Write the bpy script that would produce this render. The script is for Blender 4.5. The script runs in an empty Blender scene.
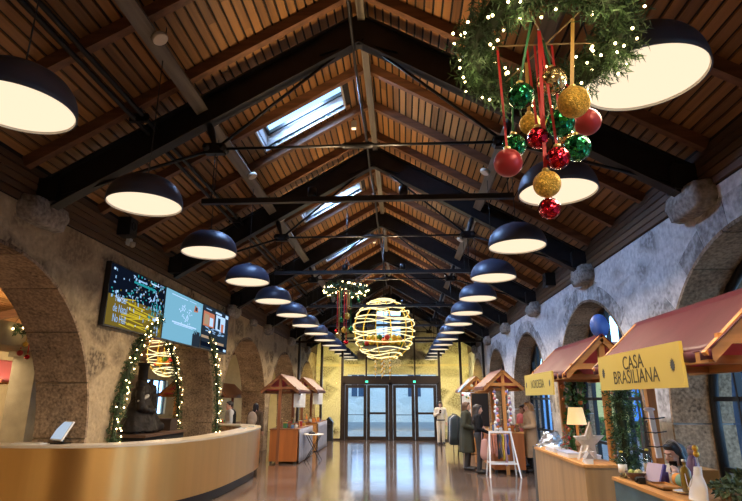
import bpy, bmesh, math, random
from mathutils import Vector, Matrix, noise
random.seed(7)
R = math.radians
PI = math.pi
C = bpy.context.scene.collection
SC = bpy.context.scene

# ------------------------------------------------------------------ mesh builder
class MB:
    def __init__(self):
        self.v = []; self.f = []; self.m = []; self.s = []
    def add(self, vs, fs, mi=0, smooth=False):
        o = len(self.v)
        self.v.extend([tuple(p) for p in vs])
        for f in fs:
            self.f.append(tuple(i + o for i in f)); self.m.append(mi); self.s.append(smooth)
        return self
    def box(self, x0, x1, y0, y1, z0, z1, mi=0):
        vs = [(x0,y0,z0),(x1,y0,z0),(x1,y1,z0),(x0,y1,z0),(x0,y0,z1),(x1,y0,z1),(x1,y1,z1),(x0,y1,z1)]
        fs = [(0,3,2,1),(4,5,6,7),(0,1,5,4),(1,2,6,5),(2,3,7,6),(3,0,4,7)]
        return self.add(vs, fs, mi)
    def rbox(self, c, s, M=None, mi=0):
        """box of size s centred on c, rotated by matrix M"""
        M = M or Matrix.Identity(3); c = Vector(c)
        vs = []
        for k in range(8):
            p = Vector(((k & 1) - .5, ((k >> 1) & 1) - .5, ((k >> 2) & 1) - .5))
            vs.append(c + M @ Vector((p.x*s[0], p.y*s[1], p.z*s[2])))
        fs = [(0,2,3,1),(4,5,7,6),(0,1,5,4),(1,3,7,5),(3,2,6,7),(2,0,4,6)]
        return self.add(vs, fs, mi)
    def beam(self, a, b, w, h, up=(0,0,1), mi=0):
        a = Vector(a); b = Vector(b); d = (b-a); L = d.length; d.normalize()
        u = Vector(up); r = d.cross(u)
        if r.length < 1e-5: r = d.cross(Vector((0,1,0)))
        r.normalize(); u = r.cross(d)
        M = Matrix((r, d, u)).transposed()
        return self.rbox((a+b)/2, (w, L, h), M, mi)
    def ibeam(self, a, b, w, h, t=.02, up=(0,0,1)):
        a = Vector(a); b = Vector(b); d = (b-a).normalized(); u = Vector(up)
        r = d.cross(u).normalized(); u = r.cross(d)
        self.beam(a, b, t, h, up)
        for s in (1,-1):
            o = u*(s*(h/2-t/2)); self.beam(a+o, b+o, w, t, up)
        return self
    def tube(self, pts, r, n=8, closed=False, mi=0, caps=True, smooth=True):
        pts = [Vector(p) for p in pts]; N = len(pts)
        rs = r if isinstance(r, (list, tuple)) else [r]*N
        vs = []; prev = None
        for i, p in enumerate(pts):
            if closed: d = pts[(i+1) % N]-pts[i-1]
            else: d = pts[min(i+1,N-1)]-pts[max(i-1,0)]
            d.normalize()
            if prev is None:
                a = Vector((0,0,1)) if abs(d.z) < .9 else Vector((1,0,0))
                u = d.cross(a).normalized()
            else:
                u = (prev - d*prev.dot(d))
                if u.length < 1e-6: u = d.orthogonal()
                u.normalize()
            prev = u; w = d.cross(u)
            for k in range(n):
                t = 2*PI*k/n
                vs.append(p + (u*math.cos(t)+w*math.sin(t))*rs[i])
        fs = []
        for i in range(N if closed else N-1):
            j = (i+1) % N
            for k in range(n):
                l = (k+1) % n
                fs.append((i*n+k, i*n+l, j*n+l, j*n+k))
        if not closed and caps:
            fs.append(tuple(range(n-1,-1,-1))); fs.append(tuple((N-1)*n+k for k in range(n)))
        return self.add(vs, fs, mi, smooth)
    def lathe(self, prof, n=32, c=(0,0,0), mi=0, smooth=True, M=None, caps=True):
        vs = []; fs = []; c = Vector(c)
        for (r, z) in prof:
            for k in range(n):
                t = 2*PI*k/n
                p = Vector((r*math.cos(t), r*math.sin(t), z))
                vs.append(c + (M @ p if M else p))
        for i in range(len(prof)-1):
            for k in range(n):
                l = (k+1) % n
                fs.append((i*n+k, i*n+l, (i+1)*n+l, (i+1)*n+k))
        if caps and prof[0][0] > 1e-4: fs.append(tuple(range(n-1,-1,-1)))
        if caps and prof[-1][0] > 1e-4: fs.append(tuple((len(prof)-1)*n+k for k in range(n)))
        return self.add(vs, fs, mi, smooth)
    def ball(self, c, r, nu=16, nv=10, mi=0, M=None):
        rx, ry, rz = r if isinstance(r, (tuple, list)) else (r, r, r)
        vs = []; fs = []; c = Vector(c)
        def P(p): return c + (M @ Vector(p) if M else Vector(p))
        vs.append(P((0,0,-rz)))
        for i in range(1, nv):
            a = -PI/2 + PI*i/nv
            for k in range(nu):
                t = 2*PI*k/nu
                vs.append(P((rx*math.cos(a)*math.cos(t), ry*math.cos(a)*math.sin(t), rz*math.sin(a))))
        vs.append(P((0,0,rz))); T = len(vs)-1
        for k in range(nu): fs.append((0, 1+(k+1) % nu, 1+k))
        for i in range(nv-2):
            for k in range(nu):
                l = (k+1) % nu
                fs.append((1+i*nu+k, 1+i*nu+l, 1+(i+1)*nu+l, 1+(i+1)*nu+k))
        b = 1+(nv-2)*nu
        for k in range(nu): fs.append((b+k, b+(k+1) % nu, T))
        return self.add(vs, fs, mi, True)
    def capsule(self, a, b, ra, rb, n=12):
        a = Vector(a); b = Vector(b); d = (b-a)
        if d.length < 1e-5: return self.ball(a, ra)
        d.normalize(); pts = []; rs = []
        for t in (-90,-60,-30,0):
            pts.append(a + d*(ra*math.sin(R(t)))); rs.append(max(ra*math.cos(R(t)), ra*.05))
        for t in (0,30,60,90):
            pts.append(b + d*(rb*math.sin(R(t)))); rs.append(max(rb*math.cos(R(t)), rb*.05))
        return self.tube(pts, rs, n)
    def prism(self, poly, axis, a, b, mi=0):
        """extrude a 2D polygon: axis 'x' -> poly is (y,z); 'y' -> (x,z); 'z' -> (x,y)"""
        def P(p, t):
            return (t,p[0],p[1]) if axis == 'x' else (p[0],t,p[1]) if axis == 'y' else (p[0],p[1],t)
        n = len(poly)
        vs = [P(p,a) for p in poly]+[P(p,b) for p in poly]
        fs = [tuple(range(n)), tuple(range(2*n-1,n-1,-1))]
        for i in range(n):
            j = (i+1) % n; fs.append((i, i+n, j+n, j))
        return self.add(vs, fs, mi)
    def grid(self, fn, nu, nv, mi=0, smooth=True, thick=0):
        vs = [fn(i/nu, j/nv) for i in range(nu+1) for j in range(nv+1)]
        fs = [(i*(nv+1)+j, (i+1)*(nv+1)+j, (i+1)*(nv+1)+j+1, i*(nv+1)+j+1) for i in range(nu) for j in range(nv)]
        return self.add(vs, fs, mi, smooth)
    def build(self, name, mats, parent=None, base=None, label=None, fixn=True):
        me = bpy.data.meshes.new(name)
        off = Vector((0,0,0))
        if parent is not None:
            p = parent
            while p is not None:
                off += Vector(p.location); p = p.parent
            if base is not None: off = Vector((0,0,0))
        elif base is not None: off = Vector(base)
        me.from_pydata([Vector(p)-off for p in self.v] if off.length else self.v, [], self.f)
        if fixn and len(self.f) < 60000:
            bm = bmesh.new(); bm.from_mesh(me); bmesh.ops.recalc_face_normals(bm, faces=bm.faces); bm.to_mesh(me); bm.free()
        for m in (mats if isinstance(mats, (list, tuple)) else [mats]): me.materials.append(m)
        me.polygons.foreach_set('material_index', self.m)
        me.polygons.foreach_set('use_smooth', self.s)
        me.update()
        o = bpy.data.objects.new(name, me); C.objects.link(o)
        if parent is not None: o.parent = parent
        elif base is not None: o.location = base
        if label: o['label'] = label
        return o

def thing(name, label, cat, loc=(0,0,0), rotz=0, group=None):
    o = bpy.data.objects.new(name, None); C.objects.link(o)
    o.empty_display_size = .1
    o.location = loc; o.rotation_euler = (0,0,rotz)
    return tag(o, label, cat, group)
def tag(o, label, cat, group=None, kind=None):
    o['label'] = label; o['category'] = cat
    if group: o['group'] = group
    if kind: o['kind'] = kind
    return o
def struct(o):
    o['kind'] = 'structure'; return o
def dup(src, loc=None, rotz=None, label=None, group=None, parent=None):
    c = src.copy(); C.objects.link(c)
    if parent is not None: c.parent = parent
    if loc is not None: c.location = loc
    if rotz is not None: c.rotation_euler = (0,0,rotz)
    if label: c['label'] = label
    if group: c['group'] = group
    for ch in list(src.children):
        dup(ch, parent=c)
    return c
def local(fn):
    return fn

# ------------------------------------------------------------------ materials
def nt(m):
    m.use_nodes = True
    t = m.node_tree; b = t.nodes.get('Principled BSDF'); return t, b
MATS = {}
def mat(name, col, rough=.6, metal=0, var=0, vscale=6, bump=0, bscale=30, spec=.5, emit=None, es=0, stretch=(1,1,1), alpha=None, trans=0, coat=0, sheen=0):
    if name in MATS: return MATS[name]
    m = bpy.data.materials.new(name); t, b = nt(m); N = t.nodes; L = t.links
    b.inputs['Base Color'].default_value = (*col, 1)
    b.inputs['Roughness'].default_value = rough; b.inputs['Metallic'].default_value = metal
    b.inputs['Specular IOR Level'].default_value = spec
    b.inputs['Transmission Weight'].default_value = trans
    b.inputs['Coat Weight'].default_value = coat
    b.inputs['Sheen Weight'].default_value = sheen
    if emit:
        b.inputs['Emission Color'].default_value = (*emit, 1); b.inputs['Emission Strength'].default_value = es
    if var or bump:
        tc = N.new('ShaderNodeTexCoord'); mp = N.new('ShaderNodeMapping'); mp.inputs['Scale'].default_value = stretch
        L.new(tc.outputs['Object'], mp.inputs['Vector'])
    if var:
        n = N.new('ShaderNodeTexNoise'); n.inputs['Scale'].default_value = vscale; n.inputs['Detail'].default_value = 5
        L.new(mp.outputs[0], n.inputs['Vector'])
        r = N.new('ShaderNodeValToRGB')
        r.color_ramp.elements[0].position = .3; r.color_ramp.elements[1].position = .7
        r.color_ramp.elements[0].color = (*[max(0, c*(1-var)) for c in col], 1)
        r.color_ramp.elements[1].color = (*[min(1, c*(1+var)) for c in col], 1)
        L.new(n.outputs['Fac'], r.inputs[0]); L.new(r.outputs[0], b.inputs['Base Color'])
    if bump:
        n2 = N.new('ShaderNodeTexNoise'); n2.inputs['Scale'].default_value = bscale; n2.inputs['Detail'].default_value = 4
        L.new(mp.outputs[0], n2.inputs['Vector'])
        bp = N.new('ShaderNodeBump'); bp.inputs['Strength'].default_value = bump; bp.inputs['Distance'].default_value = .02
        L.new(n2.outputs['Fac'], bp.inputs['Height']); L.new(bp.outputs[0], b.inputs['Normal'])
    MATS[name] = m
    return m

def wood(name, col, axis='y', rough=.55, var=.35, grain=14):
    st = {'x': (.06,1,1), 'y': (1,.06,1), 'z': (1,1,.06)}[axis]
    return mat(name, col, rough, 0, var, grain, .15, 40, .35, stretch=st)

def island_wood(name, dark, light, axis='y'):
    """boards: every plank its own tint, long grain"""
    m = bpy.data.materials.new(name); t, b = nt(m); N = t.nodes; L = t.links
    g = N.new('ShaderNodeNewGeometry'); tc = N.new('ShaderNodeTexCoord'); mp = N.new('ShaderNodeMapping')
    mp.inputs['Scale'].default_value = {'y': (22,1.2,22), 'x': (1.2,22,22)}[axis]
    L.new(tc.outputs['Object'], mp.inputs[0])
    ad = N.new('ShaderNodeVectorMath'); ad.operation = 'ADD'
    L.new(mp.outputs[0], ad.inputs[0])
    sc = N.new('ShaderNodeMath'); sc.operation = 'MULTIPLY'; sc.inputs[1].default_value = 50
    L.new(g.outputs['Random Per Island'], sc.inputs[0]); L.new(sc.outputs[0], ad.inputs[1])
    n = N.new('ShaderNodeTexNoise'); n.inputs['Scale'].default_value = 1; n.inputs['Detail'].default_value = 6
    L.new(ad.outputs[0], n.inputs['Vector'])
    mx = N.new('ShaderNodeMath'); mx.operation = 'MULTIPLY_ADD'; mx.inputs[1].default_value = .5
    L.new(g.outputs['Random Per Island'], mx.inputs[0])
    hf = N.new('ShaderNodeMath'); hf.operation = 'MULTIPLY'; hf.inputs[1].default_value = .6
    L.new(n.outputs['Fac'], hf.inputs[0]); L.new(hf.outputs[0], mx.inputs[2])
    r = N.new('ShaderNodeValToRGB'); r.color_ramp.elements[0].color = (*dark,1); r.color_ramp.elements[1].color = (*light,1)
    r.color_ramp.elements[0].position = .15; r.color_ramp.elements[1].position = .85
    L.new(mx.outputs[0], r.inputs[0]); L.new(r.outputs[0], b.inputs['Base Color'])
    b.inputs['Roughness'].default_value = .5; b.inputs['Specular IOR Level'].default_value = .35
    return m

def stone_wall(name, mortar, s1, s2, scale=2.3, cover=.45):
    m = bpy.data.materials.new(name); t, b = nt(m); N = t.nodes; L = t.links
    tc = N.new('ShaderNodeTexCoord')
    nz = N.new('ShaderNodeTexNoise'); nz.inputs['Scale'].default_value = 2.5; nz.inputs['Detail'].default_value = 4
    L.new(tc.outputs['Object'], nz.inputs['Vector'])
    mxv = N.new('ShaderNodeMix'); mxv.data_type = 'VECTOR'; mxv.inputs['Factor'].default_value = .16
    L.new(tc.outputs['Object'], mxv.inputs[4]); L.new(nz.outputs['Color'], mxv.inputs[5])
    mp = N.new('ShaderNodeMapping'); mp.inputs['Scale'].default_value = (.8,.85,1.25); L.new(mxv.outputs[1], mp.inputs[0])
    ve = N.new('ShaderNodeTexVoronoi'); ve.feature = 'DISTANCE_TO_EDGE'; ve.inputs['Scale'].default_value = scale
    vc = N.new('ShaderNodeTexVoronoi'); vc.inputs['Scale'].default_value = scale
    L.new(mp.outputs[0], ve.inputs['Vector']); L.new(mp.outputs[0], vc.inputs['Vector'])
    sp = N.new('ShaderNodeSeparateColor'); L.new(vc.outputs['Color'], sp.inputs[0])
    # stone shows where far from an edge and where the cell is one of the exposed ones, roughened
    fn = N.new('ShaderNodeTexNoise'); fn.inputs['Scale'].default_value = 14; fn.inputs['Detail'].default_value = 6
    L.new(tc.outputs['Object'], fn.inputs['Vector'])
    ed = N.new('ShaderNodeMapRange'); ed.inputs[1].default_value = .04; ed.inputs[2].default_value = .20
    L.new(ve.outputs['Distance'], ed.inputs[0])
    ce = N.new('ShaderNodeMapRange'); ce.inputs[1].default_value = cover; ce.inputs[2].default_value = cover+.35
    L.new(sp.outputs[0], ce.inputs[0])
    m1 = N.new('ShaderNodeMath'); m1.operation = 'MULTIPLY'; L.new(ed.outputs[0], m1.inputs[0]); L.new(ce.outputs[0], m1.inputs[1])
    fr = N.new('ShaderNodeMapRange'); fr.inputs[1].default_value = .38; fr.inputs[2].default_value = .56
    L.new(fn.outputs['Fac'], fr.inputs[0])
    m2 = N.new('ShaderNodeMath'); m2.operation = 'MULTIPLY'; L.new(m1.outputs[0], m2.inputs[0]); L.new(fr.outputs[0], m2.inputs[1])
    sc = N.new('ShaderNodeMix'); sc.data_type = 'RGBA'; sc.inputs[6].default_value = (*s1,1); sc.inputs[7].default_value = (*s2,1)
    L.new(sp.outputs[1], sc.inputs[0])
    mo = N.new('ShaderNodeValToRGB'); mo.color_ramp.elements[0].position = .3; mo.color_ramp.elements[1].position = .72
    mo.color_ramp.elements[0].color = (*[c*.62 for c in mortar],1); mo.color_ramp.elements[1].color = (*mortar,1)
    L.new(fn.outputs['Fac'], mo.inputs[0])
    fin = N.new('ShaderNodeMix'); fin.data_type = 'RGBA'
    L.new(m2.outputs[0], fin.inputs[0]); L.new(mo.outputs[0], fin.inputs[6]); L.new(sc.outputs[2], fin.inputs[7])
    L.new(fin.outputs[2], b.inputs['Base Color'])
    b.inputs['Roughness'].default_value = .9; b.inputs['Specular IOR Level'].default_value = .2
    hh = N.new('ShaderNodeMath'); hh.operation = 'MULTIPLY_ADD'; hh.inputs[1].default_value = .5
    L.new(fn.outputs['Fac'], hh.inputs[0]); L.new(m1.outputs[0], hh.inputs[2])
    bp = N.new('ShaderNodeBump'); bp.inputs['Strength'].default_value = .55; bp.inputs['Distance'].default_value = .05
    L.new(hh.outputs[0], bp.inputs['Height']); L.new(bp.outputs[0], b.inputs['Normal'])
    return m

def granite(name, a, b_, scale=45):
    m = bpy.data.materials.new(name); t, b = nt(m); N = t.nodes; L = t.links
    tc = N.new('ShaderNodeTexCoord'); g = N.new('ShaderNodeNewGeometry')
    n = N.new('ShaderNodeTexNoise'); n.inputs['Scale'].default_value = scale; n.inputs['Detail'].default_value = 3
    n2 = N.new('ShaderNodeTexNoise'); n2.inputs['Scale'].default_value = 3; n2.inputs['Detail'].default_value = 5
    L.new(tc.outputs['Object'], n.inputs['Vector']); L.new(tc.outputs['Object'], n2.inputs['Vector'])
    s = N.new('ShaderNodeMath'); s.operation = 'MULTIPLY_ADD'; s.inputs[1].default_value = .55
    h = N.new('ShaderNodeMath'); h.operation = 'MULTIPLY_ADD'; h.inputs[1].default_value = .2
    L.new(g.outputs['Random Per Island'], h.inputs[0]); 
    q = N.new('ShaderNodeMath'); q.operation = 'MULTIPLY'; q.inputs[1].default_value = .35; L.new(n2.outputs['Fac'], q.inputs[0]); L.new(q.outputs[0], h.inputs[2])
    L.new(n.outputs['Fac'], s.inputs[0]); L.new(h.outputs[0], s.inputs[2])
    r = N.new('ShaderNodeValToRGB'); r.color_ramp.elements[0].position = .4; r.color_ramp.elements[1].position = .75
    r.color_ramp.elements[0].color = (*a,1); r.color_ramp.elements[1].color = (*b_,1)
    L.new(s.outputs[0], r.inputs[0]); L.new(r.outputs[0], b.inputs['Base Color'])
    b.inputs['Roughness'].default_value = .92; b.inputs['Specular IOR Level'].default_value = .2
    bp = N.new('ShaderNodeBump'); bp.inputs['Strength'].default_value = .5; bp.inputs['Distance'].default_value = .02
    L.new(s.outputs[0], bp.inputs['Height']); L.new(bp.outputs[0], b.inputs['Normal'])
    return m

def glass_mat(name, tint=(.93,.96,1), rough=0.0, refl=1.0):
    m = bpy.data.materials.new(name); m.use_nodes = True; t = m.node_tree; N = t.nodes; L = t.links
    for n in list(N): N.remove(n)
    o = N.new('ShaderNodeOutputMaterial'); tr = N.new('ShaderNodeBsdfTransparent'); tr.inputs[0].default_value = (*tint,1)
    gl = N.new('ShaderNodeBsdfGlossy'); gl.inputs['Roughness'].default_value = rough
    fr = N.new('ShaderNodeFresnel'); fr.inputs[0].default_value = 1.45
    mu = N.new('ShaderNodeMath'); mu.operation = 'MULTIPLY'; mu.inputs[1].default_value = refl
    L.new(fr.outputs[0], mu.inputs[0])
    ge = N.new('ShaderNodeNewGeometry'); iv = N.new('ShaderNodeMath'); iv.operation = 'SUBTRACT'; iv.inputs[0].default_value = 1; L.new(ge.outputs['Backfacing'], iv.inputs[1])
    m2 = N.new('ShaderNodeMath'); m2.operation = 'MULTIPLY'; L.new(mu.outputs[0], m2.inputs[0]); L.new(iv.outputs[0], m2.inputs[1]); mu = m2
    mx = N.new('ShaderNodeMixShader'); L.new(mu.outputs[0], mx.inputs[0]); L.new(tr.outputs[0], mx.inputs[1]); L.new(gl.outputs[0], mx.inputs[2])
    L.new(mx.outputs[0], o.inputs[0])
    return m

def emit_mat(name, col, s):
    if name in MATS: return MATS[name]
    m = bpy.data.materials.new(name); m.use_nodes = True; t = m.node_tree; N = t.nodes
    for n in list(N): N.remove(n)
    o = N.new('ShaderNodeOutputMaterial'); e = N.new('ShaderNodeEmission')
    e.inputs[0].default_value = (*col,1); e.inputs[1].default_value = s
    t.links.new(e.outputs[0], o.inputs[0]); MATS[name] = m
    return m

def floor_mat():
    m = bpy.data.materials.new('polished_concrete'); t, b = nt(m); N = t.nodes; L = t.links
    tc = N.new('ShaderNodeTexCoord')
    n = N.new('ShaderNodeTexNoise'); n.inputs['Scale'].default_value = 1.1; n.inputs['Detail'].default_value = 8
    L.new(tc.outputs['Object'], n.inputs['Vector'])
    n3 = N.new('ShaderNodeTexNoise'); n3.inputs['Scale'].default_value = 60; n3.inputs['Detail'].default_value = 3
    L.new(tc.outputs['Object'], n3.inputs['Vector'])
    ad = N.new('ShaderNodeMath'); ad.operation = 'MULTIPLY_ADD'; ad.inputs[1].default_value = .25
    L.new(n3.outputs['Fac'], ad.inputs[0]); L.new(n.outputs['Fac'], ad.inputs[2])
    r = N.new('ShaderNodeValToRGB'); r.color_ramp.elements[0].position = .45; r.color_ramp.elements[1].position = .8
    r.color_ramp.elements[0].color = (.082,.053,.038,1); r.color_ramp.elements[1].color = (.155,.108,.082,1)
    L.new(ad.outputs[0], r.inputs[0])
    # sawn joints every 3 m
    sx = N.new('ShaderNodeSeparateXYZ'); L.new(tc.outputs['Object'], sx.inputs[0])
    outs = []
    for ax, sp, of in ((0,2.4,.55),(1,2.06,.3)):
        a = N.new('ShaderNodeMath'); a.operation = 'ADD'; a.inputs[1].default_value = 60+of; L.new(sx.outputs[ax], a.inputs[0])
        f = N.new('ShaderNodeMath'); f.operation = 'MODULO'; f.inputs[1].default_value = sp; L.new(a.outputs[0], f.inputs[0])
        c = N.new('ShaderNodeMath'); c.operation = 'LESS_THAN'; c.inputs[1].default_value = .014; L.new(f.outputs[0], c.inputs[0]); outs.append(c)
    mx = N.new('ShaderNodeMath'); mx.operation = 'MAXIMUM'; L.new(outs[0].outputs[0], mx.inputs[0]); L.new(outs[1].outputs[0], mx.inputs[1])
    j = N.new('ShaderNodeMix'); j.data_type = 'RGBA'; j.inputs[7].default_value = (.03,.022,.018,1)
    L.new(mx.outputs[0], j.inputs[0]); L.new(r.outputs[0], j.inputs[6]); L.new(j.outputs[2], b.inputs['Base Color'])
    rr = N.new('ShaderNodeMapRange'); rr.inputs[3].default_value = .05; rr.inputs[4].default_value = .17
    L.new(n.outputs['Fac'], rr.inputs[0]); L.new(rr.outputs[0], b.inputs['Roughness'])
    b.inputs['Specular IOR Level'].default_value = .6
    bp = N.new('ShaderNodeBump'); bp.inputs['Strength'].default_value = .035; bp.inputs['Distance'].default_value = .05
    L.new(n.outputs['Fac'], bp.inputs['Height']); L.new(bp.outputs[0], b.inputs['Normal'])
    return m

M_BOARD = island_wood('ceiling_boards', (.080,.032,.009), (.34,.158,.047))
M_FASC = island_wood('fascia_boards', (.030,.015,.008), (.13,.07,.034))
M_RAFT = wood('rafter_wood', (.14,.062,.03), 'x')
M_PURL = wood('purlin_wood', (.15,.125,.095), 'y')
M_GAP = mat('board_backing', (.012,.008,.006), .9)
M_STEEL = mat('truss_steel', (.016,.015,.016), .5, .3, .3, 5)
M_BLACK = mat('black_paint', (.012,.012,.013), .45)
M_BLACKM = mat('black_metal', (.015,.015,.017), .4, .5)
M_LWALL = stone_wall('rubble_wall_stone', (.47,.355,.215), (.085,.060,.037), (.20,.145,.09), 1.9, .25)  # both side walls are one rubble; lamp warmth is put into this copy
M_RWALL = stone_wall('lime_washed_rubble', (.66,.63,.60), (.16,.15,.145), (.33,.31,.30), 2.0, .3)  # same rubble, the daylight's paler tone put into its colour
M_ENDWALL = stone_wall('end_wall_stone', (.62,.55,.38), (.10,.085,.05), (.28,.25,.14), 1.3, .2)
M_GRAN = granite('brown_granite', (.075,.050,.031), (.42,.295,.19), 24)
M_GRANL = granite('grey_granite', (.18,.17,.16), (.66,.63,.60), 13)  # front ring blocks, daylight on their faces put into a paler colour
M_CORB = granite('corbel_granite', (.09,.078,.066), (.42,.38,.33), 18)
M_FLOOR = floor_mat()
M_CREAM = mat('cream_plaster', (.55,.44,.26), .85, 0, .12, 3)
M_GLASS = glass_mat('clear_glass')
M_MULL = mat('bronze_mullion', (.030,.020,.015), .4, .4)
M_OAK = wood('stall_pine', (.50,.235,.065), 'y', .5)
M_OAKX = wood('stall_pine_rafter', (.44,.19,.05), 'x', .5)
M_OAKZ = wood('stall_pine_post', (.50,.22,.06), 'z', .5)
M_PLY = wood('counter_plywood', (.36,.215,.095), 'z', .5, .2, 8)
M_PLYO = wood('orange_plywood', (.34,.105,.024), 'z', .5, .2, 8)
M_FAB = mat('burgundy_canopy', (.075,.015,.024), .42, 0, .15, 3, .12, 5, .12)
M_FABIN = mat('canopy_lining', (.55,.05,.09), .6)
M_YEL = mat('sign_yellow', (.56,.42,.085), .5)
M_INK = mat('sign_ink', (.055,.045,.012), .6)
M_WHITE = mat('white_paint', (.75,.74,.72), .5)
M_TEAL = mat('teal_panel', (.055,.105,.125), .5, 0, .2, 4)
M_FIR = mat('fir_needles', (.035,.075,.022), .7, 0, .5, 9)
M_LEAF = mat('ivy_leaves', (.07,.20,.05), .5, 0, .5, 9)
M_BULB = emit_mat('fairy_bulb', (1,.74,.34), 15)
M_RED = mat('red_ribbon', (.55,.02,.02), .5)
M_GRN = mat('green_ribbon', (.03,.16,.06), .5)
M_GLDR = mat('gold_ribbon', (.55,.32,.08), .45)
M_SKIN = mat('skin', (.56,.33,.24), .5)
# ================================================================== the hall shell
XL, XR, CX = -4.87, 3.74, -.55
Y0, YE, YG = -3.0, 30.5, 24.2             # back wall, end wall, glazed screen
ZW = 4.18                                  # wall head
T = .80                                    # wall thickness
SL = .585                                  # roof slope
def roofz(x, z0=7.28): return z0 - SL*abs(x-CX)
def ord_(i): return ['first','second','third','fourth','fifth','sixth','seventh','eighth','ninth','tenth','eleventh','twelfth','thirteenth','fourteenth','fifteenth','sixteenth'][i]

mb = MB(); mb.box(-13.6, XR+T, Y0-.4, YE+.6, -.12, 0); struct(mb.build('floor', M_FLOOR))

# ---- ceiling boards: real planks with open joints in front of a dark backing
boards = MB(); back = MB()
n = 39; pitch = 4.42/n
SKY = [(7.87, 8.76), (11.97, 12.86), (16.05, 16.95), (20.2, 21.1)]
SX0, SX1 = -2.44, -1.01                    # skylights, on the left slope
for side in (-1, 1):
    for i in range(n):
        d0 = .02 + i*pitch; d1 = d0 + pitch - .029
        xa, xb = CX + side*d0, CX + side*d1
        spans = [(Y0, YE)]
        if side == -1 and xb < SX1+.05 and xa > SX0-.05:
            ys = [Y0]; [ys.extend(s) for s in SKY]; ys.append(YE)
            spans = [(ys[k], ys[k+1]) for k in range(0, len(ys), 2)]
        for (ya, yb) in spans:
            # butt joints along the plank
            y = ya; cuts = [ya]
            while y < yb-5:
                y += random.uniform(3.2, 5.0); cuts.append(min(y, yb))
            if cuts[-1] < yb: cuts.append(yb)
            for a, b in zip(cuts[:-1], cuts[1:]):
                za, zb = roofz(xa), roofz(xb)
                vs = [(xa,a,za),(xb,a,zb),(xb,b-.003,zb),(xa,b-.003,za)]
                vs += [(x,y_,z+.025) for x,y_,z in vs]
                boards.add(vs, [(0,3,2,1),(4,5,6,7),(0,1,5,4),(1,2,6,5),(2,3,7,6),(3,0,4,7)])
ceil = boards.build('ceiling', M_BOARD); struct(ceil)
def slab(mb, side, xa, xb, ya, yb, lift=.03, th=.05):
    za, zb = roofz(xa)+lift, roofz(xb)+lift
    vs = [(xa,ya,za),(xb,ya,zb),(xb,yb,zb),(xa,yb,za)]; vs += [(x,y,z+th) for x,y,z in vs]
    mb.add(vs, [(0,3,2,1),(4,5,6,7),(0,1,5,4),(1,2,6,5),(2,3,7,6),(3,0,4,7)])
slab(back, 1, CX, XR+.9, Y0, YE)
slab(back, -1, XL-.9, SX0, Y0, YE); slab(back, -1, SX1, CX, Y0, YE)
ys = [Y0]; [ys.extend(s) for s in SKY]; ys.append(YE)
for k in range(0, len(ys), 2): slab(back, -1, SX0, SX1, ys[k], ys[k+1])
back.build('board_backing', M_GAP, ceil)
# fascia planks between wall head and roof
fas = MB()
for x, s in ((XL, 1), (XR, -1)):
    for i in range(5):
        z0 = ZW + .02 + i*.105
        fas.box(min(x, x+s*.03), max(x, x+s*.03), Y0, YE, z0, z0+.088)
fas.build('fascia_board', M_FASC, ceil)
fb = MB()
for x, s in ((XL, -1), (XR, 1)):
    fb.box(min(x, x+s*.1), max(x, x+s*.1), Y0, YE, ZW, ZW+.75)
fb.build('fascia_backing', M_GAP, ceil)
TR = [6.43+4.13*k for k in range(6)]        # trusses
raft_off = (1.35, 2.52, 3.72)
for k in range(-2, 6):
    for o in raft_off:
        y = 6.43 + 4.13*k + o
        if y < Y0+.1 or y > YE-.1: continue
        for side in (-1, 1):
            xe = XL+.03 if side < 0 else XR-.03
            zt = -.085
            a = (CX+side*.06, y, roofz(CX+side*.06)+zt); b = (xe, y, roofz(xe)+zt)
            m = MB(); m.beam(a, b, .10, .15); m.build('rafter', M_RAFT, ceil)
PX = 2.22
for side in (-1, 1):
    for k in range(-1, 7):
        ya = max(Y0+.05, 2.3+4.13*(k-1)+.07); yb = min(YE-.05, 2.3+4.13*k-.07)
        if yb - ya < .3: continue
        x = CX + side*PX; z = roofz(x) - .16 - .15
        m = MB(); nrm = Vector((side*SL,0,1)).normalized()
        m.beam((x,ya,z), (x,yb,z), .17, .26, nrm); m.build('purlin', M_PURL, ceil)
m = MB(); m.box(CX-.02, CX+.09, Y0+.02, YE-.02, 6.98, 7.22); m.build('ridge_beam', M_PURL, ceil)

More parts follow.
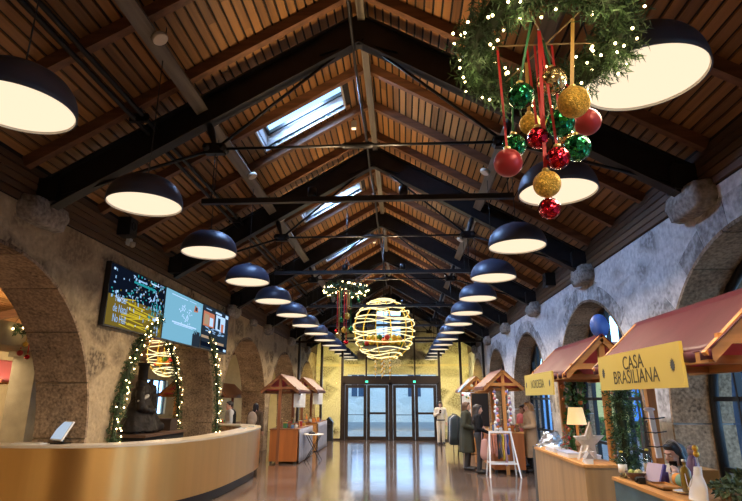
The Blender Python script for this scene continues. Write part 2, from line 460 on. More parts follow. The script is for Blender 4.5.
# ---- skylights: window structures on the left slope
M_SHAFT = mat('skylight_lining', (.42,.40,.38), .7, 0, .12, 20, stretch=(.1,1,1))
for i, (a, b) in enumerate(SKY):
    fr = MB()
    def q(x, lift): return roofz(x)+lift
    H = .38
    for (xa, xb, ya, yb) in ((SX0-.03,SX0,a-.03,b+.03),(SX1,SX1+.03,a-.03,b+.03)):
        vs = [(xa,ya,q(xa,-.02)),(xb,ya,q(xb,-.02)),(xb,yb,q(xb,-.02)),(xa,yb,q(xa,-.02))]; vs += [(x,y,z+H) for x,y,z in vs]
        fr.add(vs, [(0,3,2,1),(4,5,6,7),(0,1,5,4),(1,2,6,5),(2,3,7,6),(3,0,4,7)])
    for (ya, yb) in ((a-.03,a),(b,b+.03)):
        vs = [(SX0,ya,q(SX0,-.02)),(SX1,ya,q(SX1,-.02)),(SX1,yb,q(SX1,-.02)),(SX0,yb,q(SX0,-.02))]; vs += [(x,y,z+H) for x,y,z in vs]
        fr.add(vs, [(0,3,2,1),(4,5,6,7),(0,1,5,4),(1,2,6,5),(2,3,7,6),(3,0,4,7)])
    w = fr.build('window_%d' % (i+1), M_SHAFT); struct(w)
    sash = MB()
    for yy in (a+.05, (a+b)/2-.02, b-.05):
        sash.beam((SX0,yy,q(SX0,.30)), (SX1,yy,q(SX1,.30)), .05, .06)
    for xx in (SX0+.03, SX1-.03):
        sash.beam((xx,a,q(xx,.30)), (xx,b,q(xx,.30)), .05, .06)
    sash.build('sash', M_BLACK, w)
    g = MB(); vs = [(SX0,a,q(SX0,.32)),(SX1,a,q(SX1,.32)),(SX1,b,q(SX1,.32)),(SX0,b,q(SX0,.32))]; vs += [(x,y,z+.01) for x,y,z in vs]
    g.add(vs, [(0,3,2,1),(4,5,6,7),(0,1,5,4),(1,2,6,5),(2,3,7,6),(3,0,4,7)]); g.build('pane', M_GLASS, w)

# ---- arched walls
def arched_wall(name, xf, xb, y0, y1, top, arches, r, zc, material, seg=28):
    mb = MB()
    for x in (xf, xb):
        y = y0
        for c in arches:
            mb.add([(x,y,0),(x,c-r,0),(x,c-r,top),(x,y,top)], [(0,1,2,3)])
            pr = None
            for k in range(seg+1):
                t = PI - PI*k/seg; p = (c+r*math.cos(t), zc+r*math.sin(t))
                if pr: mb.add([(x,pr[0],pr[1]),(x,p[0],p[1]),(x,p[0],top),(x,pr[0],top)], [(0,1,2,3)])
                pr = p
            y = c+r
        mb.add([(x,y,0),(x,y1,0),(x,y1,top),(x,y,top)], [(0,1,2,3)])
    for c in arches:
        pts = [(c-r,0),(c-r,zc)]+[(c+r*math.cos(PI-PI*k/seg), zc+r*math.sin(PI-PI*k/seg)) for k in range(1,seg)]+[(c+r,zc),(c+r,0)]
        for p, q_ in zip(pts[:-1], pts[1:]):
            mb.add([(xf,p[0],p[1]),(xb,p[0],p[1]),(xb,q_[0],q_[1]),(xf,q_[0],q_[1])], [(0,1,2,3)])
    mb.add([(xf,y0,top),(xb,y0,top),(xb,y1,top),(xf,y1,top)], [(0,1,2,3)])
    for y in (y0, y1): mb.add([(xf,y,0),(xb,y,0),(xb,y,top),(xf,y,top)], [(0,1,2,3)])
    w = mb.build(name, material); return struct(w)
def arch_lining(wall, xf, xb, c, r, zc, material, nb=9, gap=.022, th=.035, proud=.012, name='arch_stone'):
    """voussoirs and jamb blocks standing a little proud of the opening"""
    s = 1 if xb > xf else -1
    x0, x1 = xf - s*proud, xb + s*proud
    mb = MB()
    def block(p):  # p: outline (y,z) polygon
        mb.prism(p, 'x', x0, x1)
    for k in range(nb):
        a0 = PI*k/nb + gap/r/2; a1 = PI*(k+1)/nb - gap/r/2
        ts = [a0+(a1-a0)*j/4 for j in range(5)]
        inner = [(c+(r-th)*math.cos(t), zc+(r-th)*math.sin(t)) for t in ts]
        outer = [(c+(r+.015)*math.cos(t), zc+(r+.015)*math.sin(t)) for t in reversed(ts)]
        block(inner+outer)
    nj = max(1, round(zc/.62))
    for sy in (-1, 1):
        for k in range(nj):
            z0, z1 = zc*k/nj+gap/2, zc*(k+1)/nj-gap/2
            ya, yb = c+sy*(r-th), c+sy*(r+.015)
            block([(ya,z0),(yb,z0),(yb,z1),(ya,z1)])
    return mb.build(name, material, wall)
def arch_ring(wall, xf, s, c, r, zc, material, nb=13, w=.34):
    mb = MB()
    for k in range(nb):
        a0 = PI*k/nb + .004; a1 = PI*(k+1)/nb - .004
        ww = w*random.uniform(.8, 1.12)
        ts = [a0+(a1-a0)*j/3 for j in range(4)]
        inner = [(c+(r+.016)*math.cos(t), zc+(r+.016)*math.sin(t)) for t in ts]
        outer = [(c+(r+ww)*math.cos(t), zc+(r+ww)*math.sin(t)) for t in reversed(ts)]
        mb.prism(inner+outer, 'x', xf - s*.008, xf + s*.05)
    return mb.build('arch_ring', material, wall)
LA = [.4, 5.85, 11.42, 16.75, 22.2, 27.65]; LR, LZ = 2.45, 1.15
RA = [.3, 5.65, 10.95, 16.3, 21.65, 27.0]; RR, RZ = 2.25, 1.42
LA0 = [c for c in LA]
wl = arched_wall('wall_left', XL, XL-T, Y0, YE, ZW, LA0, LR, LZ, M_LWALL)
wr = arched_wall('wall_right', XR, XR+T, Y0, YE, ZW, RA, RR, RZ, M_RWALL)
for c in LA: arch_lining(wl, XL, XL-T, c, LR, LZ, M_GRAN)
for c in RA:
    arch_lining(wr, XR, XR+T, c, RR, RZ, M_GRAN); arch_ring(wr, XR, 1, c, RR, RZ, M_GRANL)

# corbels: rough granite blocks on the wall head under each truss
def corbel(wall, x, s, y, dz=0, big=1.0):
    bm = bmesh.new(); bmesh.ops.create_cube(bm, size=1)
    bmesh.ops.subdivide_edges(bm, edges=bm.edges, cuts=5, use_grid_fill=True)
    for v in bm.verts:
        p = v.co
        rr = max(abs(p.x), abs(p.y), abs(p.z)); sp = p.normalized()*.62
        q = p.lerp(sp, .42)
        nn = noise.noise(Vector((q.x*3+y, q.y*3, q.z*3)))*.09
        q = q*(1+nn)
        if q.z < 0: q.x *= 1 + q.z*.5           # undercut
        v.co = q
    mb = MB()
    vs = [(x + s*(v.co.x*.36*big+.05), y+v.co.y*.78*big, ZW-.05+dz+v.co.z*.34*big) for v in bm.verts]
    fs = [[v.index for v in f.verts] for f in bm.faces]
    mb.add(vs, fs, 0, True); bm.free()
    return mb.build('corbel', M_CORB, wall)
for i, y in enumerate(TR):
    corbel(wr, XR, -1, y, 0, 1.0)
    if i != 1: corbel(wl, XL, 1, y, 0, .95)
corbel(wl, XL, 1, 16.9, -.02, .55)

# ---- end wall (beyond the glazed screen) with its doorway and gable window
ew = MB()
DX0, DX1, DZ = -3.1, 1.95, 3.05
GX0, GX1, GZ0, GZ1 = -1.55, .02, 5.1, 6.75
ew.box(XL-.9, DX0, YE, YE+.6, 0, 8); ew.box(DX1, XR+.9, YE, YE+.6, 0, 8)
ew.box(DX0, DX1, YE, YE+.6, DZ, GZ0); ew.box(DX0, GX0, YE, YE+.6, GZ0, 8); ew.box(GX1, DX1, YE, YE+.6, GZ0, 8); ew.box(GX0, GX1, YE, YE+.6, GZ1, 8)
wend = struct(ew.build('wall_end', M_ENDWALL))
b_ = MB(); b_.box(XL, XR, YE-.05, YE, 3.5, 3.62); b_.build('string_course', M_CREAM, wend)
gw = MB()
for xx in (GX0+.03, (GX0+GX1)/2, GX1-.03): gw.box(xx-.04, xx+.04, YE+.2, YE+.28, GZ0, GZ1)
for zz in (GZ0+.04, GZ0+.8, GZ1-.04): gw.box(GX0, GX1, YE+.2, YE+.28, zz-.04, zz+.04)
gwin = struct(gw.build('window_5', M_BLACK)); g = MB(); g.box(GX0, GX1, YE+.235, YE+.245, GZ0, GZ1); g.build('pane', M_GLASS, gwin)

# ---- glazed screen with two double doors
MX = [-4.66, -3.62, -2.68, -1.60, -.515, .57, 1.65, 2.60, 3.62]
DH = 2.42
sc_ = MB()
for x in MX:
    if x in MX[3:6]:
        sc_.box(x-.035, x+.035, YG-.06, YG+.06, DH+.28, roofz(x)-.3)
    else:
        sc_.box(x-.05, x+.05, YG-.08, YG+.08, 0, roofz(x)-.3)
sc_.box(XL, XR, YG-.05, YG+.05, 4.2, 4.28); sc_.box(MX[2], MX[6], YG-.07, YG+.07, DH, DH+.3)
sc_.box(XL, MX[2], YG-.03, YG+.03, 0, .07); sc_.box(MX[6], XR, YG-.03, YG+.03, 0, .07)
win6 = struct(sc_.build('window_6', M_MULL))
for a, b in zip(MX[:-1], MX[1:]):
    z0 = DH+.3 if MX[2] <= a and b <= MX[6] else .07
    g = MB(); g.box(a+.03, b-.03, YG-.006, YG+.006, z0, 4.22); g.build('pane', M_GLASS, win6)
    xm = (a+b)/2; g = MB(); g.prism([(a+.03,4.26),(b-.03,4.26),(b-.03,roofz(b)-.3),(a+.03,roofz(a)-.3)], 'y', YG-.006, YG+.006); g.build('pane', M_GLASS, win6)
for i, (xa, xb) in enumerate(((MX[2]+.05, MX[4]), (MX[4], MX[6]-.05))):
    fr = MB(); fr.box(xa, xa+.09, YG-.07, YG+.07, 0, DH); fr.box(xb-.09, xb, YG-.07, YG+.07, 0, DH); fr.box(xa, xb, YG-.07, YG+.07, DH-.08, DH)
    fr.box(xa, xb, YG-.06, YG+.06, 0, .012)
    d = struct(fr.build('door_%d' % (i+1), M_MULL))
    xm = (xa+xb)/2
    for j, (p, q_) in enumerate(((xa+.10, xm-.008), (xm+.008, xb-.10))):
        lf = MB(); st = .135
        lf.box(p, p+st, YG-.03, YG+.03, .015, DH-.09); lf.box(q_-st, q_, YG-.03, YG+.03, .015, DH-.09)
        lf.box(p+st, q_-st, YG-.03, YG+.03, .015, .16); lf.box(p+st, q_-st, YG-.03, YG+.03, DH-.22, DH-.09)
        if j == 1: lf.box(p+st, q_-st, YG-.03, YG+.03, 1.08, 1.17)
        leaf = lf.build('door_leaf', M_MULL, d)
        g = MB(); g.box(p+st-.01, q_-st+.01, YG-.005, YG+.005, .15, DH-.2); g.build('pane', M_GLASS, leaf)
        hb = MB(); hx = q_-.06 if j == 0 else p+.06
        hb.tube([(hx,YG-.035,.95),(hx,YG-.085,.97),(hx,YG-.085,1.33),(hx,YG-.035,1.35)], .014, 8)
        if j == 0: hb.tube([(p+.1,YG-.06,1.06),(q_-.1,YG-.06,1.06)], .014, 8)
        hb.build('handle', M_BLACKM, leaf)
    e = MB(); e.box(xm-.055, xm+.055, YG-.10, YG-.07, DH+.01, DH+.09); e.build('exit_lamp', emit_mat('exit_green', (.1,1,.55), 2.2), d)

# ---- back of the hall, side aisle, right-hand outdoors
bw = MB(); bw.box(-13.6, XR+T, Y0-.3, Y0, 0, 8); struct(bw.build('wall_back', M_LWALL))
ao = MB(); AX = -13.0
for (a, b) in ((Y0, 19.6), (23.2, 26.5), (29.5, YE)): ao.box(AX-.3, AX, a, b, 0, 5.2)
for (a, b) in ((19.6, 23.2), (26.5, 29.5)):
    ao.box(AX-.3, AX, a, b, 0, .9); ao.box(AX-.3, AX, a, b, 2.7, 5.2)
wa = struct(ao.build('wall_aisle', M_CREAM))
ae = MB(); ae.box(AX-.3, XL-T, YE, YE+.3, 0, 6); struct(ae.build('wall_aisle_end', M_CREAM))
for i, (a, b) in enumerate(((19.6, 23.2), (26.5, 29.5))):
    f = MB(); 
    k = 2 if b-a < 3 else 4
    for j in range(k+1):
        yy = a+(b-a)*j/k; f.box(AX-.2, AX-.12, yy-.03, yy+.03, .9, 2.7)
    for zz in (.92, 1.9, 2.68): f.box(AX-.2, AX-.12, a, b, zz-.025, zz+.025)
    w = struct(f.build('window_%d' % (7+i), M_BLACK)); g = MB(); g.box(AX-.165, AX-.155, a, b, .9, 2.7); g.build('pane', M_GLASS, w)
# aisle ceiling: dark planks falling to the outer wall
ab = MB(); nb_ = 60
for i in range(nb_):
    x0 = XL-T - (8.0)*i/nb_; x1 = XL-T - 8.0*(i+1)/nb_ + .02
    z = lambda x: 5.0 - .20*abs(x-(XL-T))
    ab.add([(x0,Y0,z(x0)),(x1,Y0,z(x1)),(x1,YE,z(x1)),(x0,YE,z(x0)),(x0,Y0,z(x0)+.02),(x1,Y0,z(x1)+.02),(x1,YE,z(x1)+.02),(x0,YE,z(x0)+.02)], [(0,3,2,1),(4,5,6,7),(0,1,5,4),(1,2,6,5),(2,3,7,6),(3,0,4,7)])
ac = struct(ab.build('ceiling_aisle', M_BOARD))
bk = MB(); bk.prism([(XL-T, 5.04),(AX-.3, 5.04-.2*7.63),(AX-.3, 5.12-.2*7.63),(XL-T,5.12)], 'y', Y0, YE); bk.build('board_backing', M_GAP, ac)
up = MB(); up.box(XL-T-.25, XL-T, Y0, YE, ZW, 5.1); struct(up.build('trim_1', M_LWALL))
jb = []
for k in range(12):
    y = .5+2.6*k
    m = MB(); m.beam((XL-T-.05,y,4.88),(AX+.05,y,4.88-.2*7.3), .12, .2); m.build('rafter', M_RAFT, ac)
# free-standing aisle pillar
pl = MB(); pl.box(-8.55, -8.0, 11.35, 11.9, 0, 2.62); pl.box(-8.62, -7.93, 11.28, 11.97, 2.62, 2.75)
pl.box(-8.9,-7.7, Y0+.1, 12.6, 2.75, 3.2) 
p = struct(pl.build('wall_aisle_pier', mat('aisle_pier', (.34,.28,.19), .85, 0, .15, 4, .2, 40)))
# right side windows: black steel grids set deep in each arch
for i, c in enumerate(RA):
    xg = XR+.55; f = MB(); r = RR-.07
    pts = [(xg, c-r, 0)]+[(xg, c+r*math.cos(PI-PI*k/24), RZ+r*math.sin(PI-PI*k/24)) for k in range(25)]+[(xg, c+r, 0)]
    f.tube(pts, .06, 6)
    nv_ = 7
    for k in range(1, nv_):
        yy = c-r+2*r*k/nv_; zt = RZ+math.sqrt(max(0, r*r-(yy-c)**2))
        w_ = .045 if k in (2,5) else .022
        f.box(xg-.04, xg+.04, yy-w_, yy+w_, .05, zt)
    for zz in (.07, .85, 1.75, 2.65):
        half = r if zz < RZ else math.sqrt(r*r-(zz-RZ)**2)
        f.box(xg-.03, xg+.03, c-half, c+half, zz-.03, zz+.03)
    w = struct(f.build('window_%d' % (10+i), M_BLACKM))
    g = MB(); poly = [(c-r,.03)]+[(c+r*math.cos(PI-PI*k/24), RZ+r*math.sin(PI-PI*k/24)) for k in range(25)]+[(c+r,.03)]
    g.prism(poly, 'x', xg-.004, xg+.004); g.build('pane', M_GLASS, w)
# ================================================================== roof trusses
def truss(y, label):
    t = thing('roof_truss', label, 'roof truss', (CX, y, ZW-.05), 0, 'steel roof trusses')
    zc = lambda dx: 6.63 + .225 - SL*dx      # centre line of the deep rafter beam
    up = (0,0,1)
    for s in (-1, 1):
        m = MB(); m.ibeam((CX+s*.04,y,zc(.04)), (CX+s*4.28,y,zc(4.28)), .17, .43, .03)
        m.build('rafter_beam', M_STEEL, t)
        k = MB(); d = Vector((s*1, 0, -SL)).normalized(); n_ = Vector((-s*SL,0,-1)).normalized()   # inward normal (down)
        n_ = Vector((-s*SL, 0, -1)).normalized()
        top = Vector((CX+s*2.17, y, zc(2.17))) + n_*.2; bot = Vector((CX+s*1.95, y, 5.03))
        pts = [top.lerp(bot, j/6) for j in range(7)]
        k.tube(pts, [.035,.05,.052,.045,.038,.032,.032], 10)
        k.build('strut', M_STEEL, t)
        nd = MB(); nd.box(bot.x-.13, bot.x+.13, y-.045, y+.045, 4.95, 5.1)
        nd.tube([(bot.x-.11,y-.09,5.03),(bot.x-.11,y+.09,5.03)], .05, 8); nd.tube([(bot.x+.11,y-.09,5.03),(bot.x+.11,y+.09,5.03)], .05, 8)
        nd.build('node_plate', M_BLACKM, t)
        r_ = MB(); r_.tube([bot, (CX+s*.2, y, 6.55)], .022, 6); r_.build('diagonal_rod', M_BLACKM, t)
        r_ = MB(); r_.tube([bot, (CX+s*4.05, y, 4.38)], .022, 6); r_.build('diagonal_rod', M_BLACKM, t)
        sh = MB(); x = XL if s < 0 else XR
        sh.box(min(x+(-s)*.02, x+(-s)*.30), max(x+(-s)*.02, x+(-s)*.30), y-.13, y+.13, ZW+.09, ZW+.42); sh.build('shoe', M_STEEL, t)
    a = MB(); a.prism([(CX-.55,zc(.55)-.1),(CX-.55,zc(.55)+.22),(CX,zc(0)+.24),(CX+.55,zc(.55)+.22),(CX+.55,zc(.55)-.1),(CX+.12,6.58),(CX-.12,6.58)], 'y', y-.05, y+.05)
    a.build('gusset_plate', M_STEEL, t)
    r_ = MB(); r_.tube([(CX-1.95,y,5.03),(CX+1.95,y,5.03)], .02, 6); r_.build('tie_rod', M_BLACKM, t)
    r_ = MB(); r_.tube([(CX-.22,y,5.03),(CX-.18,y,5.03),(CX+.18,y,5.03),(CX+.22,y,5.03)], [.025,.045,.045,.025], 8); r_.build('turnbuckle', M_BLACKM, t)
    return t
wh = ['nearest the camera, in front of the first skylight', 'second from the camera, between the first and second skylights', 'third from the camera, between the second and third skylights',
      'fourth from the camera, over the wreath lamp and glowing sphere', 'fifth from the camera, last before the glass screen', 'beyond the glass screen']
for i, y in enumerate(TR): truss(y, 'black steel roof truss %s' % wh[i])

# light bars hanging under the trusses, each with two up-lights
for i, y in enumerate(TR[:5]):
    b = thing('light_bar', 'black crosswise tube slung between the lamp rows, %s from the camera' % ord_(i), 'light bar', (CX, y, 4.2), 0, 'black crosswise tubes')
    m = MB(); m.box(-2.62, 1.46, y-.035, y+.035, 4.225, 4.295); m.build('tube', M_BLACK, b)
    for x in (CX-1.95, CX+1.95):
        h = MB(); h.tube([(x,y,4.3),(x,y,4.96)], .008, 5); h.build('hanger', M_BLACKM, b)
    for x in (CX-.6, CX+.6):
        h = MB(); h.lathe([(.05,4.305),(.06,4.32),(.06,4.42),(.05,4.42),(.045,4.40)], 14, (x,y,0)); f_ = h.build('uplight', M_BLACKM, b)
# conduits
c_ = MB(); c_.tube([(CX-.075+.012*math.sin(k*2.1), -2.8+k*1.2, 6.55-.02*math.cos(k*1.3)) for k in range(23)], .022, 6)
tag(c_.build('ridge_conduit', M_STEEL, None, (CX,-2.8,6.55)), 'thin grey conduit running along below the ridge', 'conduit')
for x in (-3.36, -3.46):
    c_ = MB(); c_.tube([(x, -2.8, roofz(x)-.30),(x, 24.1, roofz(x)-.30)], .03, 8)
    o = tag(c_.build('sprinkler_pipe', M_BLACKM, None, (x,-2.8,roofz(x)-.3)), 'black pipe of the pair under the left roof slope, %s' % ('inner one nearer the ridge' if x > -3.4 else 'outer one nearer the left wall'), 'pipe', 'pipe pair on left slope')
for k in range(6):
    y = 1.9+k*4.13; c_ = MB(); c_.box(-3.53,-3.29,y-.03,y+.03,roofz(-3.41)-.36,roofz(-3.41)-.25); c_.box(-3.43,-3.39,y-.02,y+.02,roofz(-3.41)-.26,roofz(-3.41)-.0)
    tag(c_.build('pipe_clamp', M_BLACKM, None, (-3.41,y,roofz(-3.41)-.36)), 'black clamp holding the pipe pair, %s from the camera' % ord_(k), 'pipe clamp', 'pipe clamps')

# flat white discs on the boards next to the left purlin, and the ones on the right slope
M_DISC = mat('white_disc', (.62,.54,.42), .5)
M_DISCL = emit_mat('disc_glow', (1,.74,.4), .35)
def disc(x, y, label, z=None):
    nrm = Vector((SL if x < CX else -SL, 0, -1)).normalized()
    z = roofz(x) if z is None else z
    M = nrm.to_track_quat('Z','Y').to_matrix()
    t = thing('ceiling_speaker', label, 'ceiling speaker', (x, y, z), 0, 'round white ceiling speakers')
    m = MB(); m.lathe([(.085,-.01),(.085,.03),(.078,.04),(.073,.04)], 24, (x,y,z), M=M); m.build('rim', M_DISC, t)
    m = MB(); m.lathe([(.073,.03),(.073,.036),(.0001,.038)], 24, (x,y,z), M=M); m.build('grille', mat('speaker_grille', (.52,.46,.36), .8), t)
for i, y in enumerate((4.82, 6.62, 8.55, 10.9, 14.9)):
    disc(-2.62, y, 'round white speaker fixed beside the left purlin, %s from the camera' % ord_(i), 5.58)
for i, y in enumerate((8.6, 12.7, 16.8)):
    disc(1.50, y, 'round white speaker beside the right purlin, %s from the camera' % ord_(i), 5.58)
def spotbox(x, y, label):
    z = roofz(x)
    t = thing('ceiling_spot', label, 'spotlight', (x, y, z), 0, 'small square ceiling spots')
    m = MB(); m.box(x-.05,x+.05,y-.05,y+.05,z-.16,z-.0); m.build('housing', M_DISC, t)
    m = MB(); m.box(x-.04,x+.04,y-.04,y+.04,z-.168,z-.161); m.build('lens', emit_mat('spot_lens', (1,.8,.5), 2.0), t)
for i, y in enumerate((9.41, 13.3, 17.4)):
    spotbox(CX-.34, y, 'small white box spot just left of the ridge, %s from the camera' % ord_(i))

# ================================================================== pendant lamps
M_NAVY = mat('navy_lamp_shade', (.040,.048,.080), .42, 0, .1, 8, 0, 30, .5)
M_SHIN = mat('lamp_inner_white', (.8,.75,.66), .6)
M_DIFF = emit_mat('lamp_diffuser', (1.0,.80,.56), 1.15)
LXL, LXR, LZL = -2.738, 1.596, 3.75
proto = thing('pendant_lamp', 'x', 'pendant lamp', (0,0,0), 0, 'navy dome pendant lamps')
m = MB(); prof = []
RL = .39
for k in range(0, 17):
    t = k/16*PI/2
    prof.append((RL*math.cos(t)**.80, .32*math.sin(t)**.92))
prof = [(RL-.006, -.004)] + prof[:-1] + [(.06, .322), (.06, .345), (.0001, .345)]
m.lathe(prof, 56, caps=False); m.lathe([(RL-.006,-.004),(RL-.012,-.004),(RL-.014,.03),(RL*.93,.12),(.0001,.26)], 56, caps=False)
m.build('shade', M_NAVY, proto)
m = MB(); m.lathe([(RL-.0125,-.003),(RL-.0165,.018),(RL-.03,.02)], 56, caps=False); m.build('rim', M_SHIN, proto)
m = MB(); m.lathe([(.0001,.012),(RL-.018,.014),(RL-.018,.022),(.0001,.024)], 56); m.build('diffuser', M_DIFF, proto)
m = MB(); m.tube([(0,0,.34),(0,0,1.9)], .006, 6); cord0 = m.build('cord', M_BLACK, proto)
first = True
LAMPS = []
for side, x in (('left', LXL), ('right', LXR)):
    for i in range(-1, 15):
        y = (1.256 if side == 'left' else 1.143)+1.960*i
        lab = ('navy dome pendant with glowing white underside, %s from the camera in the %s row' % (ord_(i-1), side)) if i > 0 else 'navy dome pendant %s, outside the picture, %s row' % ('overhead' if i == 0 else 'behind the camera', side)
        o = proto if first else dup(proto)
        first = False
        o.location = (x, y, LZL); o['label'] = lab
        LAMPS.append((x, y))
for o in bpy.data.objects:
    if o.name.startswith('cord') and o.parent and o.parent.name.startswith('pendant_lamp'):
        x, y, z = o.parent.location
        o.scale = (1,1,1); zt = roofz(x)-.0-z
        o.location = (0,0,0)
        sz = (zt-.34)/(1.9-.34); o.scale = (1,1,sz); o.location = (0,0,.34-.34*sz)

# ================================================================== video wall
M_SCR = [emit_mat('screen_night', (.004,.007,.016), 1), emit_mat('screen_teal', (.02,.30,.33), 1), emit_mat('screen_pale', (.30,.52,.85), 1), emit_mat('screen_yellow', (.62,.48,.03), 1),
         emit_mat('screen_olive', (.17,.12,.02), 1), emit_mat('screen_sky', (.20,.48,.66), 1), emit_mat('screen_skin', (.55,.20,.12), 1), emit_mat('screen_sand', (.42,.30,.2), 1), emit_mat('screen_slate', (.02,.03,.045), 1), emit_mat('screen_bright', (.45,.65,.95), 1.2)]
def text_mesh(name, body, size, loc, rot, material, parent, squeeze=1, extr=.001, align='CENTER', spacing=1.0, lines=1.0):
    cu = bpy.data.curves.new(name, 'FONT'); cu.body = body; cu.size = size; cu.align_x = align; cu.align_y = 'CENTER'
    cu.extrude = extr; cu.space_character = spacing; cu.space_line = lines
    ob = bpy.data.objects.new(name, cu); C.objects.link(ob)
    dg = bpy.context.evaluated_depsgraph_get(); me = bpy.data.meshes.new_from_object(ob.evaluated_get(dg))
    bpy.data.objects.remove(ob)
    o = bpy.data.objects.new(name, me); me.materials.clear(); me.materials.append(material); C.objects.link(o)
    me.name = name
    S = Matrix.Diagonal((squeeze,1,1,1))
    Mx = Matrix.Translation(loc) @ rot.to_4x4() @ S
    off = Vector((0,0,0)); p = parent
    while p is not None: off += Vector(p.location); p = p.parent
    me.transform(Matrix.Translation(-off) @ Mx)
    o.parent = parent
    return o
ROT_R = Matrix(((0,0,-1),(-1,0,0),(0,1,0)))      # reads on a face turned towards -x
ROT_L = Matrix(((0,0,1),(1,0,0),(0,1,0)))        # reads on a face turned towards +x
TX = XL+.10
def display(y0, y1, z0, z1, label, draw):
    t = thing('wall_display', label, 'display', (TX-.05, (y0+y1)/2, z0), 0, 'video wall displays')
    m = MB(); m.box(TX-.09, TX, y0, y1, z0, z1); m.build('casing', M_BLACK, t)
    s = MB(); x = TX+.003; b = .022
    s.box(TX+.0005, x, y0+b, y1-b, z0+b, z1-b, 0)
    W_, H_ = y1-y0-2*b, z1-z0-2*b
    lay = [0]
    def rect(u0, v0, u1, v1, mi, poly=None):
        lay[0] += 1; xx = x+.0008+lay[0]*.000012
        ps = poly or [(u0,v0),(u1,v0),(u1,v1),(u0,v1)]
        s.add([(xx, y0+b+max(0,min(1,u))*W_, z0+b+max(0,min(1,v))*H_) for u, v in ps], [tuple(range(len(ps)))], mi)
    draw(rect); s.build('screen', M_SCR, t)
    br = MB(); br.box(XL+.0, TX-.09, y0+.4, y1-.4, z0+.3, z1-.3); br.build('wall_bracket', M_BLACK, t)
    return t
rng = random.Random(3)
def d1(rect):
    rect(0,0,1,.50,4)
    for k in range(260):
        u, v = rng.uniform(.02,.98), rng.uniform(.42,.98)
        if u < .35 and v > .6 and rng.random() < .75: continue
        a, h = rng.uniform(.006,.03), rng.uniform(.01,.05)
        rect(u,v,u+a,v+h, rng.choice([1,1,2,2,9,0,4]))
    rect(.38,.82,.80,.86,1); rect(.45,.88,.62,.91,2); rect(.70,.93,.86,.955,9)
    for k in range(60):
        u, v = rng.uniform(.70,1), rng.uniform(.25,.75); rect(u,v,u+.02,v+rng.uniform(.03,.1),rng.choice([1,2,0,1]))
    for k in range(16):
        v = .04+.46*k/16; u = rng.uniform(.2,.45); w = rng.uniform(.2,.5); s_ = rng.uniform(-.10,.08)
        rect(0,0,0,0,3,[(u,v),(u+w,v+s_),(u+w,v+s_+.018),(u,v+.018)])
    for k in range(40):
        u, v = rng.uniform(.35,.95), rng.uniform(.02,.5); rect(u,v,u+.012,v+rng.uniform(.02,.06),rng.choice([3,9,2,4]))
    rect(.84,.05,.86,.35,9); rect(.80,.28,.92,.31,9); rect(.90,.02,.92,.25,2)
def d2(rect):
    rect(0,0,1,1,5)
    rect(.14,.92,.55,.937,9); rect(.60,.93,.8,.942,9)
    for k in range(40):
        a = rng.uniform(0,2*PI); q = rng.uniform(.05,.23); u, v = .5+q*.9*math.cos(a), .60+q*1.1*math.sin(a); rect(u,v,u+.02,v+.03,9)
    rect(.2,.37,.85,.40,9); rect(.25,.345,.75,.36,9)
    rect(0,0,0,0,6,[(.74,.74),(.86,.76),(.88,.84),(.77,.9)]); rect(.78,.78,.84,.86,8); rect(.86,.8,.93,.9,2)
    for k in range(14):
        u = .76+.24*k/14; rect(u,0,u+.024,.30+rng.uniform(-.05,.06),8)
def d3(rect):
    rect(0,0,1,1,8)
    rect(.02,.52,.42,.86,6); rect(.06,.56,.22,.80,7); rect(.25,.55,.38,.75,9); rect(.48,.50,.86,.88,9); rect(.56,.54,.66,.82,8); rect(.7,.5,.8,.7,6)
    rect(.1,.92,.3,.945,2); rect(.45,.9,.7,.95,9); rect(.86,.88,.98,.97,9)
    for k in range(18):
        u, v = rng.uniform(.05,.85), rng.uniform(.36,.5); rect(u,v,u+.09,v+.02,2)
    rect(.0,.24,.42,.30,7); rect(.30,.16,.86,.22,7); rect(0,.05,1,.15,0); rect(.86,.03,.97,.09,9)
t1 = display(8.19, 10.27, 2.88, 3.94, 'left display of the video wall showing a night street of yellow lights', d1)
display(10.28, 12.36, 2.88, 3.95, 'middle display of the video wall showing a pale blue picture', d2)
display(12.37, 14.32, 2.89, 3.97, 'right display of the video wall with two small pictures on dark slate', d3)
text_mesh('caption', 'Há Bar\nde Natal\nNo Hall', .19, (TX+.012, 8.62, 3.20), ROT_L, M_SCR[2], t1, .72, .0005, 'CENTER', 1, .9)
t = thing('wall_loudspeaker', 'black loudspeaker high on the left wall by the roof', 'loudspeaker', (XL+.12, 8.45, 4.45), 0)
m = MB(); m.box(XL+.03, XL+.26, 8.33, 8.57, 4.44, 4.76); m.build('cabinet', M_BLACK, t)
m = MB(); m.lathe([(.085,0),(.09,.012),(.06,.008),(.0001,.002)], 20, (XL+.26,8.45,4.62), M=Matrix(((0,0,1),(1,0,0),(0,1,0)))); m.build('driver', M_BLACKM, t)
t = thing('wall_camera', 'small white camera under the black loudspeaker on the left wall', 'camera', (XL+.1, 8.72, 4.36), 0)
m = MB(); m.box(XL+.0, XL+.10, 8.66, 8.76, 4.36, 4.48); m.build('base', M_WHITE, t); m = MB(); m.lathe([(.0001,-.05),(.04,-.03),(.05,0),(.05,.05)], 14, (XL+.13,8.71,4.36)); m.build('dome', M_DISC, t)
t = thing('wall_camera', 'small white dome camera above the middle of the video wall', 'camera', (XL+.1, 10.96, 4.45), 0)
m = MB(); m.box(XL+.03, XL+.10, 10.9, 11.0, 4.45, 4.55); m.build('base', M_WHITE, t); m = MB(); m.lathe([(.0001,-.07),(.045,-.04),(.055,0),(.055,.05)], 14, (XL+.14,10.95,4.47)); m.build('dome', M_DISC, t)
t = thing('wall_loudspeaker', 'black loudspeaker high on the right wall by the roof', 'loudspeaker', (XR-.15, 12.0, 4.4), 0)
